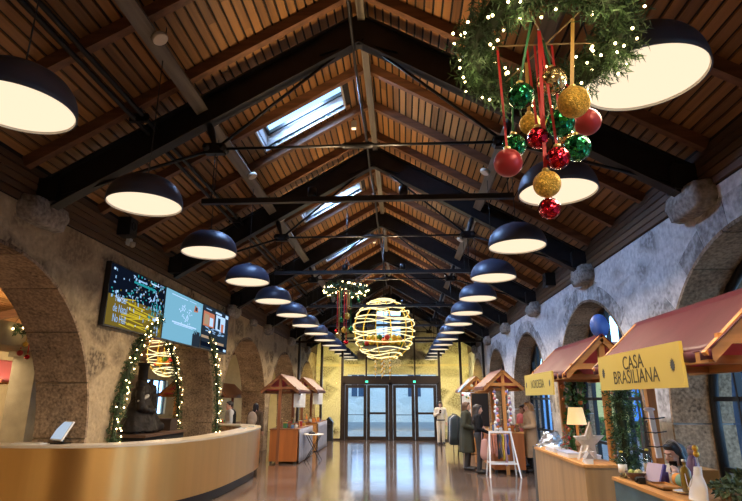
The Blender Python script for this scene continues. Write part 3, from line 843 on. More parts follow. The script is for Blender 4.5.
m = MB(); m.box(XR-.27, XR-.03, 12.6, 12.84, 4.36, 4.68); m.build('cabinet', M_BLACK, t)
m = MB(); m.lathe([(.085,0),(.09,.012),(.06,.008),(.0001,.002)], 20, (XR-.27,12.72,4.54), M=Matrix(((0,0,-1),(1,0,0),(0,-1,0)))); m.build('driver', M_BLACKM, t)

# ================================================================== foliage, wreaths, baubles
def needles(mb, fn, n, rad, ln, seed, k=7, w=.006):
    """fn(u)->(point,tangent): short needled twigs sprayed around a path"""
    rg = random.Random(seed)
    for i in range(n):
        p, tg = fn(rg.random())
        p = Vector(p); tg = Vector(tg).normalized()
        a = tg.orthogonal().normalized(); b = tg.cross(a); th = rg.uniform(0, 2*PI)
        o = a*math.cos(th)+b*math.sin(th)
        base = p + o*rad*rg.uniform(.0,.75)
        d = (o*rg.uniform(.5,1) + tg*rg.uniform(-1,1) + Vector((rg.uniform(-.4,.4),rg.uniform(-.4,.4),rg.uniform(-.5,.3)))).normalized()
        L_ = ln*rg.uniform(.7,1.3)
        e1 = d.orthogonal().normalized(); e2 = d.cross(e1)
        for j in range(k):
            q = base + d*(L_*j/k)
            an = j*2.4+rg.random(); s = (e1*math.cos(an)+e2*math.sin(an))
            tip = q + (s*.8+d*.7).normalized()*L_*.45
            side = (tip-q).cross(Vector((rg.uniform(-1,1),rg.uniform(-1,1),rg.uniform(-1,1))))
            if side.length < 1e-6: continue
            side = side.normalized()*w
            mb.add([q-side, q+side, tip], [(0,1,2)])
        mb.add([base-e1*w*.6, base+e1*w*.6, base+d*L_], [(0,1,2)])
def leaves(mb, fn, n, rad, ln, seed):
    rg = random.Random(seed)
    for i in range(n):
        p, tg = fn(rg.random()); p = Vector(p)
        o = Vector((rg.gauss(0,1),rg.gauss(0,1),rg.gauss(0,.8))).normalized()
        base = p + o*rad*rg.uniform(.3,.95)
        d = (o + Vector((rg.uniform(-.8,.8),rg.uniform(-.8,.8),rg.uniform(-.9,.4)))).normalized()
        s = d.orthogonal(); s.rotate(Matrix.Rotation(rg.uniform(0,6.28),3,d)); s = s.normalized()
        L_ = ln*rg.uniform(.7,1.2); nn = d.cross(s)*L_*.12
        mb.add([base, base+d*L_*.35+s*L_*.34+nn, base+d*L_, base+d*L_*.35-s*L_*.34+nn, base+d*L_*.4-nn], [(0,1,4),(1,2,4),(2,3,4),(3,0,4)])
def bauble_mats():
    d = {}
    d['matte_red'] = mat('bauble_matte_red', (.34,.02,.025), .38, .2)
    d['gold'] = mat('bauble_gold_glitter', (.72,.42,.07), .45, .75, .45, 90, .9, 160)
    def facet(name, col, r=.15):
        m = mat(name, col, r, .85); t, b = nt(m); N = t.nodes; L = t.links
        tc = N.new('ShaderNodeTexCoord'); v = N.new('ShaderNodeTexVoronoi'); v.inputs['Scale'].default_value = 42
        L.new(tc.outputs['Object'], v.inputs['Vector'])
        bp = N.new('ShaderNodeBump'); bp.inputs['Strength'].default_value = .8; bp.inputs['Distance'].default_value = .012
        L.new(v.outputs['Distance'], bp.inputs['Height']); L.new(bp.outputs[0], b.inputs['Normal'])
        hv = N.new('ShaderNodeHueSaturation'); hv.inputs['Color'].default_value = (*col,1)
        s = N.new('ShaderNodeSeparateColor'); L.new(v.outputs['Color'], s.inputs[0])
        mr = N.new('ShaderNodeMapRange'); mr.inputs[3].default_value = .25; mr.inputs[4].default_value = 2.2
        L.new(s.outputs[0], mr.inputs[0]); L.new(mr.outputs[0], hv.inputs['Value']); L.new(hv.outputs[0], b.inputs['Base Color'])
        return m
    d['green'] = facet('bauble_green_faceted', (.015,.17,.065)); d['red'] = facet('bauble_red_faceted', (.38,.006,.02))
    d['clear'] = facet('bauble_clear_gold', (.42,.32,.16), .12); d['clear'].node_tree.nodes['Principled BSDF'].inputs['Transmission Weight'].default_value = .0
    return d
BM_ = bauble_mats()
CAPM = mat('bauble_cap', (.75,.55,.2), .3, 1)
def bauble(p, r, kind, top, rib, label, group, wide=.012, name='christmas_bauble'):
    t = thing(name, label, 'bauble', (p[0],p[1],p[2]-r), 0, group)
    m = MB(); m.ball(p, r, 32, 20); m.build('ball', BM_[kind], t)
    m = MB(); m.lathe([(.016,r-.004),(.018,r+.012),(.014,r+.016),(.0001,r+.018)], 12, p); m.build('cap', CAPM, t)
    q = Vector(top); a = Vector(p)+Vector((0,0,r+.016))
    m = MB(); pts = [a.lerp(q, j/4) for j in range(5)]
    w = wide
    for j in range(4):
        b0, b1 = pts[j], pts[j+1]
        m.add([b0+Vector((-w,0,0)), b0+Vector((w,0,0)), b1+Vector((w,0,0)), b1+Vector((-w,0,0)), b0+Vector((-w,.002,0)), b0+Vector((w,.002,0)), b1+Vector((w,.002,0)), b1+Vector((-w,.002,0))],
              [(0,1,2,3),(7,6,5,4),(0,4,5,1),(1,5,6,2),(2,6,7,3),(3,7,4,0)])
    m.build('ribbon', rib, t)
    return t
bulb_mesh = None
def fairy(parent, pts, r=.010):
    global bulb_mesh
    if bulb_mesh is None or abs(bulb_mesh[1]-r) > 1e-6:
        m = MB(); m.ball((0,0,0), r, 8, 6); o = m.build('fairy_light', M_BULB); bulb_mesh = (o.data, r); bpy.data.objects.remove(o)
    off = Vector(parent.location)
    for p in pts:
        o = bpy.data.objects.new('fairy_light', bulb_mesh[0]); C.objects.link(o); o.parent = parent; o.location = Vector(p)-off
WC = Vector((.86, 2.72, 3.74)); WR = .40
def ring_fn(c, r, tilt=(0,0)):
    def f(u):
        a = 2*PI*u
        return (c.x+r*math.cos(a), c.y+r*math.sin(a), c.z+r*(tilt[0]*math.cos(a)+tilt[1]*math.sin(a))), (-math.sin(a), math.cos(a), 0)
    return f
# ------------------------------------------------------------------ big wreath near the camera
WC = Vector((.80, 2.50, 3.60)); WR = .375; WT = (0,-.16)
w1 = thing('christmas_wreath', 'big lit fir wreath hanging in the foreground beside the nearest right pendant', 'wreath', (WC.x, WC.y, WC.z-.12))
m = MB(); needles(m, ring_fn(WC, WR, WT), 1700, .115, .082, 5, 8, .0046); m.build('fir_foliage', M_FIR, w1, fixn=False)
m = MB(); m.tube([ring_fn(WC, WR, WT)(k/40)[0] for k in range(40)], .055, 8, True); m.build('wreath_core', mat('wreath_core', (.02,.03,.012), .9), w1)
rg = random.Random(11); pts = []
for k in range(96):
    p, tg = ring_fn(WC, WR, WT)(k/96+rg.uniform(-.005,.005)); a = rg.uniform(0, 2*PI); o = Vector((p[0]-WC.x, p[1]-WC.y, 0)).normalized()*math.cos(a)+Vector((0,0,math.sin(a)))
    pts.append(Vector(p)+o*rg.uniform(.09,.14))
fairy(w1, pts, .0074)
m = MB()
for a in (0.5, 2.6, 4.7):
    p = ring_fn(WC, WR, WT)(a/6.283)[0]; m.tube([p, (WC.x, WC.y, 5.3)], .004, 5)
m.tube([(WC.x, WC.y, 5.3), (WC.x, WC.y, roofz(WC.x))], .005, 5)
m.build('hanging_wire', M_BLACK, w1)
m = MB()
for a in (0, 1.05, 2.1): m.tube([ring_fn(WC, WR, WT)(a/6.283)[0], ring_fn(WC, WR, WT)(a/6.283+.5)[0]], .005, 5)
m.build('cross_wire', mat('cross_wire', (.35,.24,.12), .5, .5), w1)
BL = [('green',(0.609,2.350,3.197),0.065,M_GRN,'dark green faceted bauble, highest on the left under the big wreath'),
('clear',(0.800,2.450,3.341),0.073,M_GRN,'clear gold-patterned bauble, topmost of those under the big wreath'),
('gold',(0.844,2.300,3.124),0.076,M_GLDR,'large gold glitter bauble above the matte red one on the right'),
('green',(0.835,2.500,3.124),0.073,M_RED,'green faceted bauble just left of the matte red one, middle of the big wreath'),
('gold',(0.714,2.620,3.189),0.057,M_GLDR,'small gold bauble left of centre under the big wreath'),
('red',(0.701,2.450,3.016),0.055,M_RED,'shiny red bauble right below the small gold one'),
('matte_red',(1.034,2.660,3.214),0.074,M_RED,'matte red bauble furthest right under the big wreath'),
('green',(0.942,2.600,3.029),0.072,M_GRN,'green faceted bauble lowest on the right, below the matte red one'),
('red',(0.774,2.400,2.880),0.056,M_RED,'shiny red bauble directly left of the lowest green one'),
('green',(0.643,2.720,3.110),0.067,M_GRN,'dark green bauble half hidden behind the lower left matte red one'),
('matte_red',(0.543,2.450,2.883),0.071,M_RED,'matte red bauble furthest left and low under the big wreath'),
('gold',(0.715,2.420,2.753),0.066,M_RED,'gold glitter bauble hanging in front of the second right pendant'),
('red',(0.743,2.510,2.660),0.054,M_RED,'small faceted red bauble, lowest of all under the big wreath'),
('clear',(0.945,2.760,3.165),0.056,M_GLDR,'clear gold-patterned bauble half hidden between green ones')]
for k, p, r, rib, lab in BL:
    a = math.atan2(p[1]-WC.y, p[0]-WC.x)
    dx = min(.30, math.hypot(p[0]-WC.x, p[1]-WC.y))
    v_ = Vector((p[0]-WC.x, p[1]-WC.y)); best = None
    if dx < .29:                              # tied to the nearest of the three cross wires
        for a_ in (0, 1.05, 2.1):
            d_ = Vector((math.cos(a_), math.sin(a_))); q_ = d_*v_.dot(d_)
            if best is None or (q_-v_).length < (best-v_).length: best = q_
    else: best = v_*(WR/v_.length)
    top = (WC.x+best.x, WC.y+best.y, WC.z - .16*best.y)
    bauble(p, r, k, top, rib, lab, 'baubles under the big wreath', .006 if k != 'gold' else .009)

# ------------------------------------------------------------------ smaller wreaths further off
def far_wreath(c, r, n, label, seed, balls, group, bl):
    t = thing('christmas_wreath', label, 'wreath', (c.x, c.y, c.z-.1))
    m = MB(); needles(m, ring_fn(c, r), n, .09, .12, seed, 6, .012); m.build('fir_foliage', M_FIR, t, fixn=False)
    rg = random.Random(seed); pts = []
    for k in range(46):
        p, tg = ring_fn(c, r)(k/46); a = rg.uniform(0, 2*PI); o = Vector((p[0]-c.x, p[1]-c.y, 0)).normalized()*math.cos(a)+Vector((0,0,math.sin(a)))
        pts.append(Vector(p)+o*rg.uniform(.08,.14))
    fairy(t, pts, .020)
    m = MB()
    for a in (0,.33,.66): m.tube([ring_fn(c, r)(a)[0], (c.x, c.y, c.z+.8)], .006, 5)
    m.tube([(c.x, c.y, c.z+.8), (c.x, c.y, bl)], .007, 5)
    m.build('hanging_wire', M_BLACK, t)
    for i, (k, p, rr, rib, lab) in enumerate(balls):
        bauble(p, rr, k, (p[0], p[1], c.z), rib, lab, group, .012)
FB = [('green',(-1.494,13.000,3.624),0.070,M_GRN,'green bauble left of the gold ones under the far wreath'),
('gold',(-1.346,13.000,3.723),0.080,M_GLDR,'largest gold bauble, in the middle under the far wreath'),
('green',(-1.25,13.000,3.400),0.070,M_GRN,'green bauble low on the right under the far wreath'),
('red',(-1.601,13.100,3.365),0.062,M_RED,'red bauble furthest left under the far wreath'),
('gold',(-1.405,12.900,3.364),0.070,M_RED,'gold bauble low in the middle under the far wreath'),
('clear',(-1.299,13.000,3.923),0.060,M_GLDR,'pale clear bauble above the largest gold one under the far wreath'),
('red',(-1.362,13.000,3.083),0.061,M_RED,'red bauble hanging lowest under the far wreath'),
('clear',(-1.52,12.800,3.255),0.060,M_GLDR,'pale clear bauble low on the left under the far wreath'),
('green',(-1.05,13.000,4.10),0.05,M_GRN,'small green bauble close under the right of the far wreath')]
far_wreath(Vector((-1.38,13.0,4.38)), .46, 420, 'lit fir wreath hanging over the hall in front of the glowing sphere', 21, FB, 'baubles under the far wreath', roofz(-1.38))
AB = [('red',(-7.55,10.5,2.875),.055,M_RED,'red bauble hanging highest under the aisle wreath'),('gold',(-7.64,10.42,2.80),.05,M_GLDR,'gold bauble under the left of the aisle wreath'),
('green',(-7.50,10.5,2.712),.055,M_GRN,'green bauble in the middle under the aisle wreath'),('green',(-7.43,10.5,2.585),.055,M_GRN,'green bauble lowest on the right under the aisle wreath'),
('red',(-7.62,10.5,2.552),.05,M_RED,'red bauble lowest under the aisle wreath'),('matte_red',(-7.784,10.5,2.633),.06,M_RED,'matte red bauble furthest left under the aisle wreath')]
far_wreath(Vector((-7.62,10.5,3.07)), .40, 260, 'lit fir wreath hanging in the side aisle behind the nearest left arch', 31, AB, 'baubles under the aisle wreath', 4.5)

# ------------------------------------------------------------------ glowing sphere of light hoops
SPC = Vector((CX+.02, 16.0, 3.76)); SR = .94
sp = thing('sphere_chandelier', 'glowing sphere of wavy light hoops hanging over the hall', 'chandelier', (SPC.x, SPC.y, SPC.z-SR))
M_LED = emit_mat('led_hoop', (1,.84,.42), 1.9)
M_TIN = mat('gold_tinsel', (.75,.50,.06), .35, .6, emit=(1,.6,.05), es=.25)
rg = random.Random(5)
for k in range(13):
    la = R(-62 + 140*k/12); ph = rg.uniform(0, 6.28); amp = rg.uniform(.03,.085); ti = rg.uniform(-.16,.16); tp = rg.uniform(0,6.28)
    pts = []
    for j in range(60):
        a = 2*PI*j/60; l = la + amp*math.sin(3*a+ph) + ti*math.sin(a+tp)*.6
        l = max(-1.45, min(1.45, l))
        pts.append((SPC.x+SR*math.cos(l)*math.cos(a), SPC.y+SR*math.cos(l)*math.sin(a), SPC.z+SR*math.sin(l)))
    m = MB(); m.tube(pts, .014, 6, True); m.build('light_hoop', M_LED, sp)
for k in range(6):
    a = PI*k/6*2+.3
    m = MB(); m.tube([(SPC.x+SR*.975*math.cos(R(t))*math.cos(a), SPC.y+SR*.975*math.cos(R(t))*math.sin(a), SPC.z+SR*.975*math.sin(R(t))) for t in range(-75,91,11)], .016, 6); m.build('gold_rib', M_TIN, sp)
m = MB(); m.tube([(SPC.x,SPC.y,SPC.z+SR*.97),(SPC.x,SPC.y,6.95)], .014, 6); m.tube([(SPC.x,SPC.y,SPC.z+.6),(SPC.x,SPC.y,SPC.z-.55)], .012, 6); m.build('hanging_rod', M_BLACKM, sp)
m = MB(); m.lathe([(.0001,-.012),(.66,-.012),(.68,0),(.66,.006),(.0001,.006)], 30, (SPC.x,SPC.y,SPC.z-.53)); m.build('inner_tray', M_BLACKM, sp)
OM = {'yellow': mat('ball_yellow', (.75,.47,.03), .35), 'red': mat('ball_red', (.55,.03,.02), .35), 'orange': mat('ball_orange', (.7,.2,.02), .4), 'green': mat('ball_green', (.08,.22,.03), .5)}
rg = random.Random(9); k = 0
for ring, (rr, nn, zz) in enumerate(((.57,17,.0),(.38,12,.02),(.47,13,.15))):
    for j in range(nn):
        a = 2*PI*j/nn+ring*.3; c = ['yellow','yellow','red','yellow','orange','yellow','green'][(k*3) % 7]; k += 1; r = .088
        p = (SPC.x+rr*math.cos(a), SPC.y+rr*math.sin(a), SPC.z-.523+r+zz)
        o = thing('ornament_ball', '%s ornament ball heaped in the bottom of the glowing sphere' % c, 'ornament', (p[0],p[1],p[2]-r), 0, '%s balls in the glowing sphere' % c)
        m = MB(); m.ball(p, r, 16, 10); m.build('ball', OM[c], o); m = MB(); m.lathe([(.016,r-.004),(.016,r+.012),(.0001,r+.014)], 8, p); m.build('cap', CAPM, o)
# a second sphere out in the side aisle
SP2 = Vector((-8.25, 19.0, 3.36)); dlt = SP2-SPC
sp2 = dup(sp, Vector(sp.location)+dlt, None, 'glowing sphere of light hoops in the side aisle behind the sculpture')
for ch in list(sp2.children):
    if ch.name.startswith('hanging_rod'): bpy.data.objects.remove(ch)
m = MB(); m.tube([(SP2.x,SP2.y,SP2.z+SR*.97),(SP2.x,SP2.y,4.44)], .014, 6); m.tube([(SP2.x,SP2.y,SP2.z+.6),(SP2.x,SP2.y,SP2.z-.55)], .012, 6); m.build('hanging_rod', M_BLACKM, sp2)
for o in [o for o in bpy.data.objects if o.name.startswith('ornament_ball') and o.parent is None]:
    c_ = o['label'].split()[0]
    dup(o, Vector(o.location)+dlt, None, '%s ornament ball heaped in the bottom of the side aisle sphere' % c_, '%s balls in the aisle sphere' % c_)
# strands of glass drops hanging under the sphere
for j in range(7):
    a = 2*PI*j/7; rr = .28 if j else 0
    t = thing('drop_strand', 'strand of small bright drops hanging below the glowing sphere', 'ornament strand', (SPC.x+rr*math.cos(a), SPC.y+rr*math.sin(a), SPC.z-1.35), 0, 'strands of drops under the sphere')
    m = MB(); m.tube([(t.location.x,t.location.y,SPC.z-.62),(t.location.x,t.location.y,SPC.z-1.3-.03*j)], .004, 4); m.build('wire', CAPM, t)
    for q in range(7):
        m = MB(); m.ball((t.location.x,t.location.y,SPC.z-.86-.075*q-.02*(j%3)), .028, 10, 6); m.build('drop', emit_mat('drop_glow', (1,.85,.55), .6) if (q+j) % 2 else BM_['gold'], t)

# ------------------------------------------------------------------ lit garlands round the arch behind the desk
def path_fn(pts):
    pts = [Vector(p) for p in pts]; L_ = [0]
    for a, b in zip(pts[:-1], pts[1:]): L_.append(L_[-1]+(b-a).length)
    def f(u):
        s = u*L_[-1]
        for i in range(len(pts)-1):
            if s <= L_[i+1] or i == len(pts)-2:
                k = (s-L_[i])/(L_[i+1]-L_[i]); return pts[i].lerp(pts[i+1], min(1,k)), (pts[i+1]-pts[i])
    return f
def garland(pts, label, n, seed, rad=.10):
    f = path_fn(pts); b = Vector(pts[0])
    t = thing('christmas_garland', label, 'garland', b)
    m = MB(); needles(m, f, n, rad, .10, seed, 7, .008); m.build('fir_foliage', M_FIR, t, fixn=False)
    m = MB(); m.tube([f(k/30)[0] for k in range(31)], .035, 6); m.build('core', MATS['wreath_core'], t)
    rg = random.Random(seed); q = []
    for k in range(48):
        p, tg = f((k+.5)/48); o = Vector((rg.gauss(0,1), rg.gauss(0,1), rg.gauss(0,1))).normalized(); o.x = abs(o.x)
        q.append(Vector(p)+o*(rad+.02))
    fairy(t, q, .012)
def arc_pts(c, x, a0, a1, n=18, r=LR-.10):
    return [(x, c+r*math.cos(R(a0+(a1-a0)*k/n)), LZ+r*math.sin(R(a0+(a1-a0)*k/n))) for k in range(n+1)]
c2 = LA[2]
garland([(XL+.10,c2-LR-.03,.3)]+arc_pts(c2, XL+.10, 180, 120, 18, LR+.03), 'lit fir garland up the near edge of the arch below the video wall', 620, 41)
garland([(XL+.10,c2+LR+.10,.3)]+arc_pts(c2, XL+.10, 0, 55, 18, LR+.10), 'lit fir garland on the front far edge of the arch below the video wall', 520, 42)
garland([(XL-T-.03,c2+LR-.16,.3)]+arc_pts(c2, XL-T-.03, 0, 62, 18, LR-.16), 'lit fir garland on the back far edge of the arch below the video wall', 520, 43)

# ------------------------------------------------------------------ reception desk
M_BRASS = mat('brushed_brass', (.68,.42,.16), .38, 1.0, .06, 5, 0, 8, stretch=(1,1,.02))
_t, _b = nt(M_BRASS); _b.inputs['Anisotropic'].default_value = .75; _b.inputs['Anisotropic Rotation'].default_value = .25
_tn = _t.nodes.new('ShaderNodeTangent'); _tn.direction_type = 'RADIAL'; _tn.axis = 'Z'; _t.links.new(_tn.outputs[0], _b.inputs['Tangent'])
M_DTOP = mat('desk_top', (.52,.44,.34), .28, 0, .08, 3)
def dpt(a, inset=0):
    A, B, n_ = 2.22-inset, 3.58-inset, 2.9
    ca, sa = math.cos(a), math.sin(a)
    return (-5.53 + A*math.copysign(abs(ca)**(2/n_), ca), 11.36 + B*math.copysign(abs(sa)**(2/n_), sa))
desk = thing('reception_desk', 'long curved reception desk clad in brushed brass with a pale top', 'reception desk', (-5.53, 11.36, 0))
NA = 96
def band(name, in0, in1, z0, z1, material, a0=-PI*.62, a1=PI*.62):
    m = MB()
    vs = []; 
    for k in range(NA+1):
        a = a0+(a1-a0)*k/NA
        p, q_ = dpt(a, in0), dpt(a, in1)
        vs += [(p[0],p[1],z0),(p[0],p[1],z1),(q_[0],q_[1],z1),(q_[0],q_[1],z0)]
    fs = []
    for k in range(NA):
        for j in range(4):
            i = k*4; l = (j+1) % 4
            fs.append((i+j, i+l, i+4+l, i+4+j))
    fs += [(0,1,2,3), tuple(NA*4+j for j in (3,2,1,0))]
    m.add(vs, fs, 0, False)
    o = m.build(name, material, desk)
    return o
for o in (band('front_panel', 0, .03, .19, 1.05, M_BRASS), band('top', -.012, .44, 1.05, 1.085, M_DTOP), band('plinth', .10, .16, 0, .20, M_BLACK), band('inner_panel', .38, .41, .0, 1.05, wood('desk_inner', (.30,.17,.085), 'y')), band('work_shelf', .44, .85, .70, .74, M_DTOP, -PI*.5, PI*.5)):
    for p in o.data.polygons: p.use_smooth = True
    md = o.modifiers.new('edge', 'EDGE_SPLIT'); md.split_angle = R(40)
# screens and odds on the desk
t = thing('desk_monitor', 'white tablet screen tilted back on the near end of the brass desk', 'monitor', (-5.16, 8.12, 1.085))
Mx = Matrix.Rotation(R(-35),3,'Z') @ Matrix.Rotation(R(-28),3,'X')
m = MB(); m.rbox((-5.16,8.16,1.27), (.40,.025,.30), Mx); m.build('case', M_WHITE, t)
m = MB(); m.rbox(Vector((-5.16,8.16,1.27))+Mx@Vector((0,-.0145,0)), (.37,.004,.27), Mx); m.build('screen', emit_mat('tablet_glow', (.62,.75,.92), .75), t)
m = MB(); m.box(-5.26,-5.06,8.06,8.28,1.086,1.10); m.tube([(-5.16,8.2,1.09),(-5.16,8.2,1.25)], .02, 8); m.build('stand', M_BLACK, t)
t = thing('desk_monitor', 'small pale screen lying back on the near end of the brass desk', 'monitor', (-5.62, 8.0, 1.085))
m = MB(); m.box(-5.80,-5.35,7.98,8.14,1.086,1.10); m.build('base', M_WHITE, t); m = MB(); m.box(-5.78,-5.40,8.0,8.12,1.10,1.112); m.build('pad', M_DTOP, t)
RB = mat('red_box', (.36,.02,.03), .5)
for i, (x, y, lab) in enumerate(((-6.15,9.15,'red box on the inner shelf behind the tablet screen, left one'),(-5.95,9.2,'red box on the inner shelf behind the tablet screen, right one'))):
    t = thing('gift_box', lab, 'box', (x,y,.745)); m = MB(); m.box(x-.08,x+.08,y-.06,y+.06,.746,.90); m.build('body', RB, t); m = MB(); m.box(x-.085,x+.085,y-.065,y+.065,.90,.93); m.build('lid', RB, t)
    m = MB(); m.box(x-.0865,x+.0865,y-.012,y+.012,.747,.932); m.build('ribbon', M_GLDR, t)
for i, (y, w_) in enumerate(((12.4,.16),(13.2,.2))):
    t = thing('leaflet_stack', 'pile of leaflets on the far part of the brass desk, %s' % ('nearer one' if i == 0 else 'further one'), 'leaflets', (-3.62,y,1.085)); m = MB(); m.box(-3.70,-3.55,y-w_/2,y+w_/2,1.086,1.10); m.build('pages', M_WHITE, t)
    m = MB(); m.box(-3.70,-3.55,y-w_/2,y+w_/2,1.10,1.104); m.build('cover', mat('leaflet_blue',(.25,.4,.55),.4), t)

# ------------------------------------------------------------------ dark machine-like sculpture on a black table in the arch
tb = thing('display_table', 'black draped table standing in the garlanded arch', 'table', (-5.7, 11.75, 0))
m = MB(); m.box(-6.25,-5.15,10.9,13.0,.98,1.03); m.build('tabletop', mat('table_walnut', (.10,.05,.028), .5), tb)
m = MB()
def drape(u, v):
    per = [(-6.2,10.95),(-5.2,10.95),(-5.2,12.95),(-6.2,12.95),(-6.2,10.95)]; s = u*4; i = min(3,int(s)); k = s-i
    x = per[i][0]+(per[i+1][0]-per[i][0])*k; y = per[i][1]+(per[i+1][1]-per[i][1])*k
    w_ = .015*math.sin(u*120)*(1-v)
    return (x+w_, y+w_, .02+.95*v)
m.grid(drape, 160, 4); m.build('cloth_skirt', mat('black_cloth', (.012,.011,.013), .8), tb)
M_BRONZE = mat('dark_bronze', (.012,.008,.006), .62, 0, .5, 9, .4, 18, .25)
sc = thing('sculpture', 'dark bronze sculpture of a draped seated figure with a tall cylindrical top', 'sculpture', (-5.7, 11.7, 1.03))
m = MB(); c = Vector((-5.7,11.62,1.03))
m.capsule(c+Vector((0,.05,.0)), c+Vector((0,.0,.70)), .42, .19, 16); m.capsule(c+Vector((0,-.25,.0)), c+Vector((0,-.12,.55)), .28, .18); m.capsule(c+Vector((.05,.42,.05)), c+Vector((0,.1,.6)), .30, .2)
m.ball(c+Vector((0,.0,.80)), (.19,.24,.19)); m.capsule(c+Vector((0,.05,.9)), c+Vector((.0,-.02,1.0)), .18, .13)
m.capsule(c+Vector((.02,.25,.80)), c+Vector((.05,.48,.95)), .09, .07); m.capsule(c+Vector((.05,.48,.95)), c+Vector((.05,.50,.55)), .07, .10); m.capsule(c+Vector((.0,.30,.70)), c+Vector((.0,.42,1.08)), .10, .05); m.capsule(c+Vector((.1,-.24,.82)), c+Vector((.18,-.30,.52)), .10, .08)
m.capsule(c+Vector((.18,-.30,.52)), c+Vector((.3,.02,.44)), .08, .06); m.capsule(c+Vector((.1,.1,.1)), c+Vector((.34,.30,.12)), .2, .12)
m.v = [Vector(p) if Vector(p).z > 1.055 else Vector((Vector(p).x, Vector(p).y, 1.055)) for p in m.v]
o = m.build('body', M_BRONZE, sc); r_ = o.modifiers.new('r','REMESH'); r_.mode = 'VOXEL'; r_.voxel_size = .022; r_.use_smooth_shade = True; s_ = o.modifiers.new('s','SMOOTH'); s_.iterations = 4
dt = bpy.data.textures.new('lump','CLOUDS'); dt.noise_scale = .10; d_ = o.modifiers.new('d','DISPLACE'); d_.texture = dt; d_.strength = .04
m = MB(); m.lathe([(.10,.93),(.105,1.0),(.10,1.40),(.125,1.41),(.13,1.46),(.115,1.47),(.10,1.44),(.0001,1.43)], 20, c); m.build('cylinder_top', M_BRONZE, sc)
m = MB(); m.capsule(c+Vector((.14,-.34,.66)), c+Vector((.20,-.10,.76)), .03, .045, 10); m.build('pale_collar', mat('pale_stone', (.4,.38,.34), .6), sc, label='pale grey collar')
t = thing('storage_chest', 'dark wooden chest at the far end of the black table beside the sculpture', 'chest', (-5.6, 12.7, 1.03))
m = MB(); m.box(-5.85,-5.35,12.5,12.92,1.032,1.24); m.build('body', mat('chest_wood',(.045,.025,.015),.5), t); m = MB(); m.box(-5.87,-5.33,12.48,12.94,1.24,1.29); m.build('lid', mat('chest_wood',(.045,.025,.015),.5), t)
# ================================================================== market stalls
WD = (wood('dark_pine', (.20,.075,.028), 'y'), wood('dark_pine_rafter', (.19,.07,.026), 'x'), wood('dark_pine_post', (.20,.07,.026), 'z'))
M_EMB = mat('sign_emblem', (.04,.045,.05), .6)
M_CLOTH = mat('grey_table_cloth', (.27,.27,.31), .85, 0, .1, 5, .25, 12)
def stall(label, xa, xb, ya, yb, ze, zr, counter=None, posts=True, fab=None, front=-1, cmat=None, topmat=None, tie=True, group=None, skirt=None, lining=True, dark=False):
    """gabled kiosk, ridge along y; front=-1: customers stand on the -x side"""
    xm = (xa+xb)/2
    t = thing('market_stall', label, 'market stall', (xm, (ya+yb)/2, 0), 0, group)
    M_OAK, M_OAKX, M_OAKZ = (WD if dark else (MATS['stall_pine'], MATS['stall_pine_rafter'], MATS['stall_pine_post']))
    fab = fab or M_FAB
    m = MB()
    for s, xe in ((-1, xa), (1, xb)):
        def f(u, v, xe=xe):
            x = xm + (xe-xm)*v*1.06; y = ya-.05 + (yb-ya+.10)*u
            z = zr + (ze-zr)*v*1.06 + .012 - .022*math.sin(PI*v)*(.6+.4*math.sin(u*PI)) + .008*math.sin(u*19+v*3)*v
            return (x, y, z)
        m.grid(f, 26, 8)
        def g(u, v, xe=xe):   # hanging hem along the eave
            y = ya-.05 + (yb-ya+.10)*u; x = xm+(xe-xm)*1.06
            return (x+(xe-xm)/abs(xe-xm)*.006*math.sin(u*60), y, ze+(ze-zr)*.06+.012 - .07*v + .006*math.sin(u*44)*v)
        m.grid(g, 40, 2)
    o = m.build('canopy', fab, t); md = o.modifiers.new('th','SOLIDIFY'); md.thickness = .006
    for y in (ya, yb):
        for s, xe in ((-1, xa), (1, xb)):
            m = MB(); m.beam((xm, y, zr-.045), (xe+(xe-xm)*.05, y, ze-.045+(ze-zr)*.05), .05, .085); m.build('gable_rafter', M_OAKX, t)
        m = MB(); m.box(xa+.05, xb-.05, y-.02, y+.02, ze+.02, ze+.09); m.build('tie_beam', M_OAKX, t)
        zb = 0.0 if posts else ze+.02
        yy = y+.06 if y == ya else y-.06
        m = MB(); m.box(xm-.04, xm+.04, yy-.035, yy+.035, zb, zr-.06); m.build('centre_post', M_OAKZ, t)
    for xe in (xa, xb):
        m = MB(); m.box(xe-.025, xe+.025, ya, yb, ze-.10, ze-.02); m.build('eave_beam', M_OAK, t)
        for yy in (ya+.35, yb-.35):
            a = MB(); a.beam((xm, yy, ze-.06), (xe, yy, ze-.06), .05, .06); a.build('cross_arm', M_OAKX, t)
    m = MB(); m.box(xm-.025, xm+.025, ya, yb, zr-.10, zr-.03); m.build('ridge_pole', M_OAK, t)
    if lining:
        m = MB()
        for s, xe in ((-1, xa), (1, xb)):
            za, zb_ = zr-.035, ze-.02
            m.add([(xm,ya+.03,za),(xe,ya+.03,zb_),(xe,yb-.03,zb_),(xm,yb-.03,za)],[(0,1,2,3)])
        o = m.build('canopy_lining', M_FABIN, t); md = o.modifiers.new('th','SOLIDIFY'); md.thickness = .004
    if counter:
        cx0, cx1, cy0, cy1, cz, z0 = counter
        m = MB(); m.box(cx0, cx1, cy0, cy1, z0, cz-.03)
        o = m.build('counter', cmat or M_PLY, t)
        m = MB(); m.box(cx0-.015, cx1+.015, cy0-.015, cy1+.015, cz-.03, cz); m.build('counter_top', topmat or M_OAK, t)
        if z0 > .03:
            m = MB()
            for x in (cx0+.05, cx1-.05):
                for y in (cy0+.05, cy1-.05): m.box(x-.03, x+.03, y-.03, y+.03, 0, z0)
            m.build('counter_feet', M_BLACK, t)
    return t
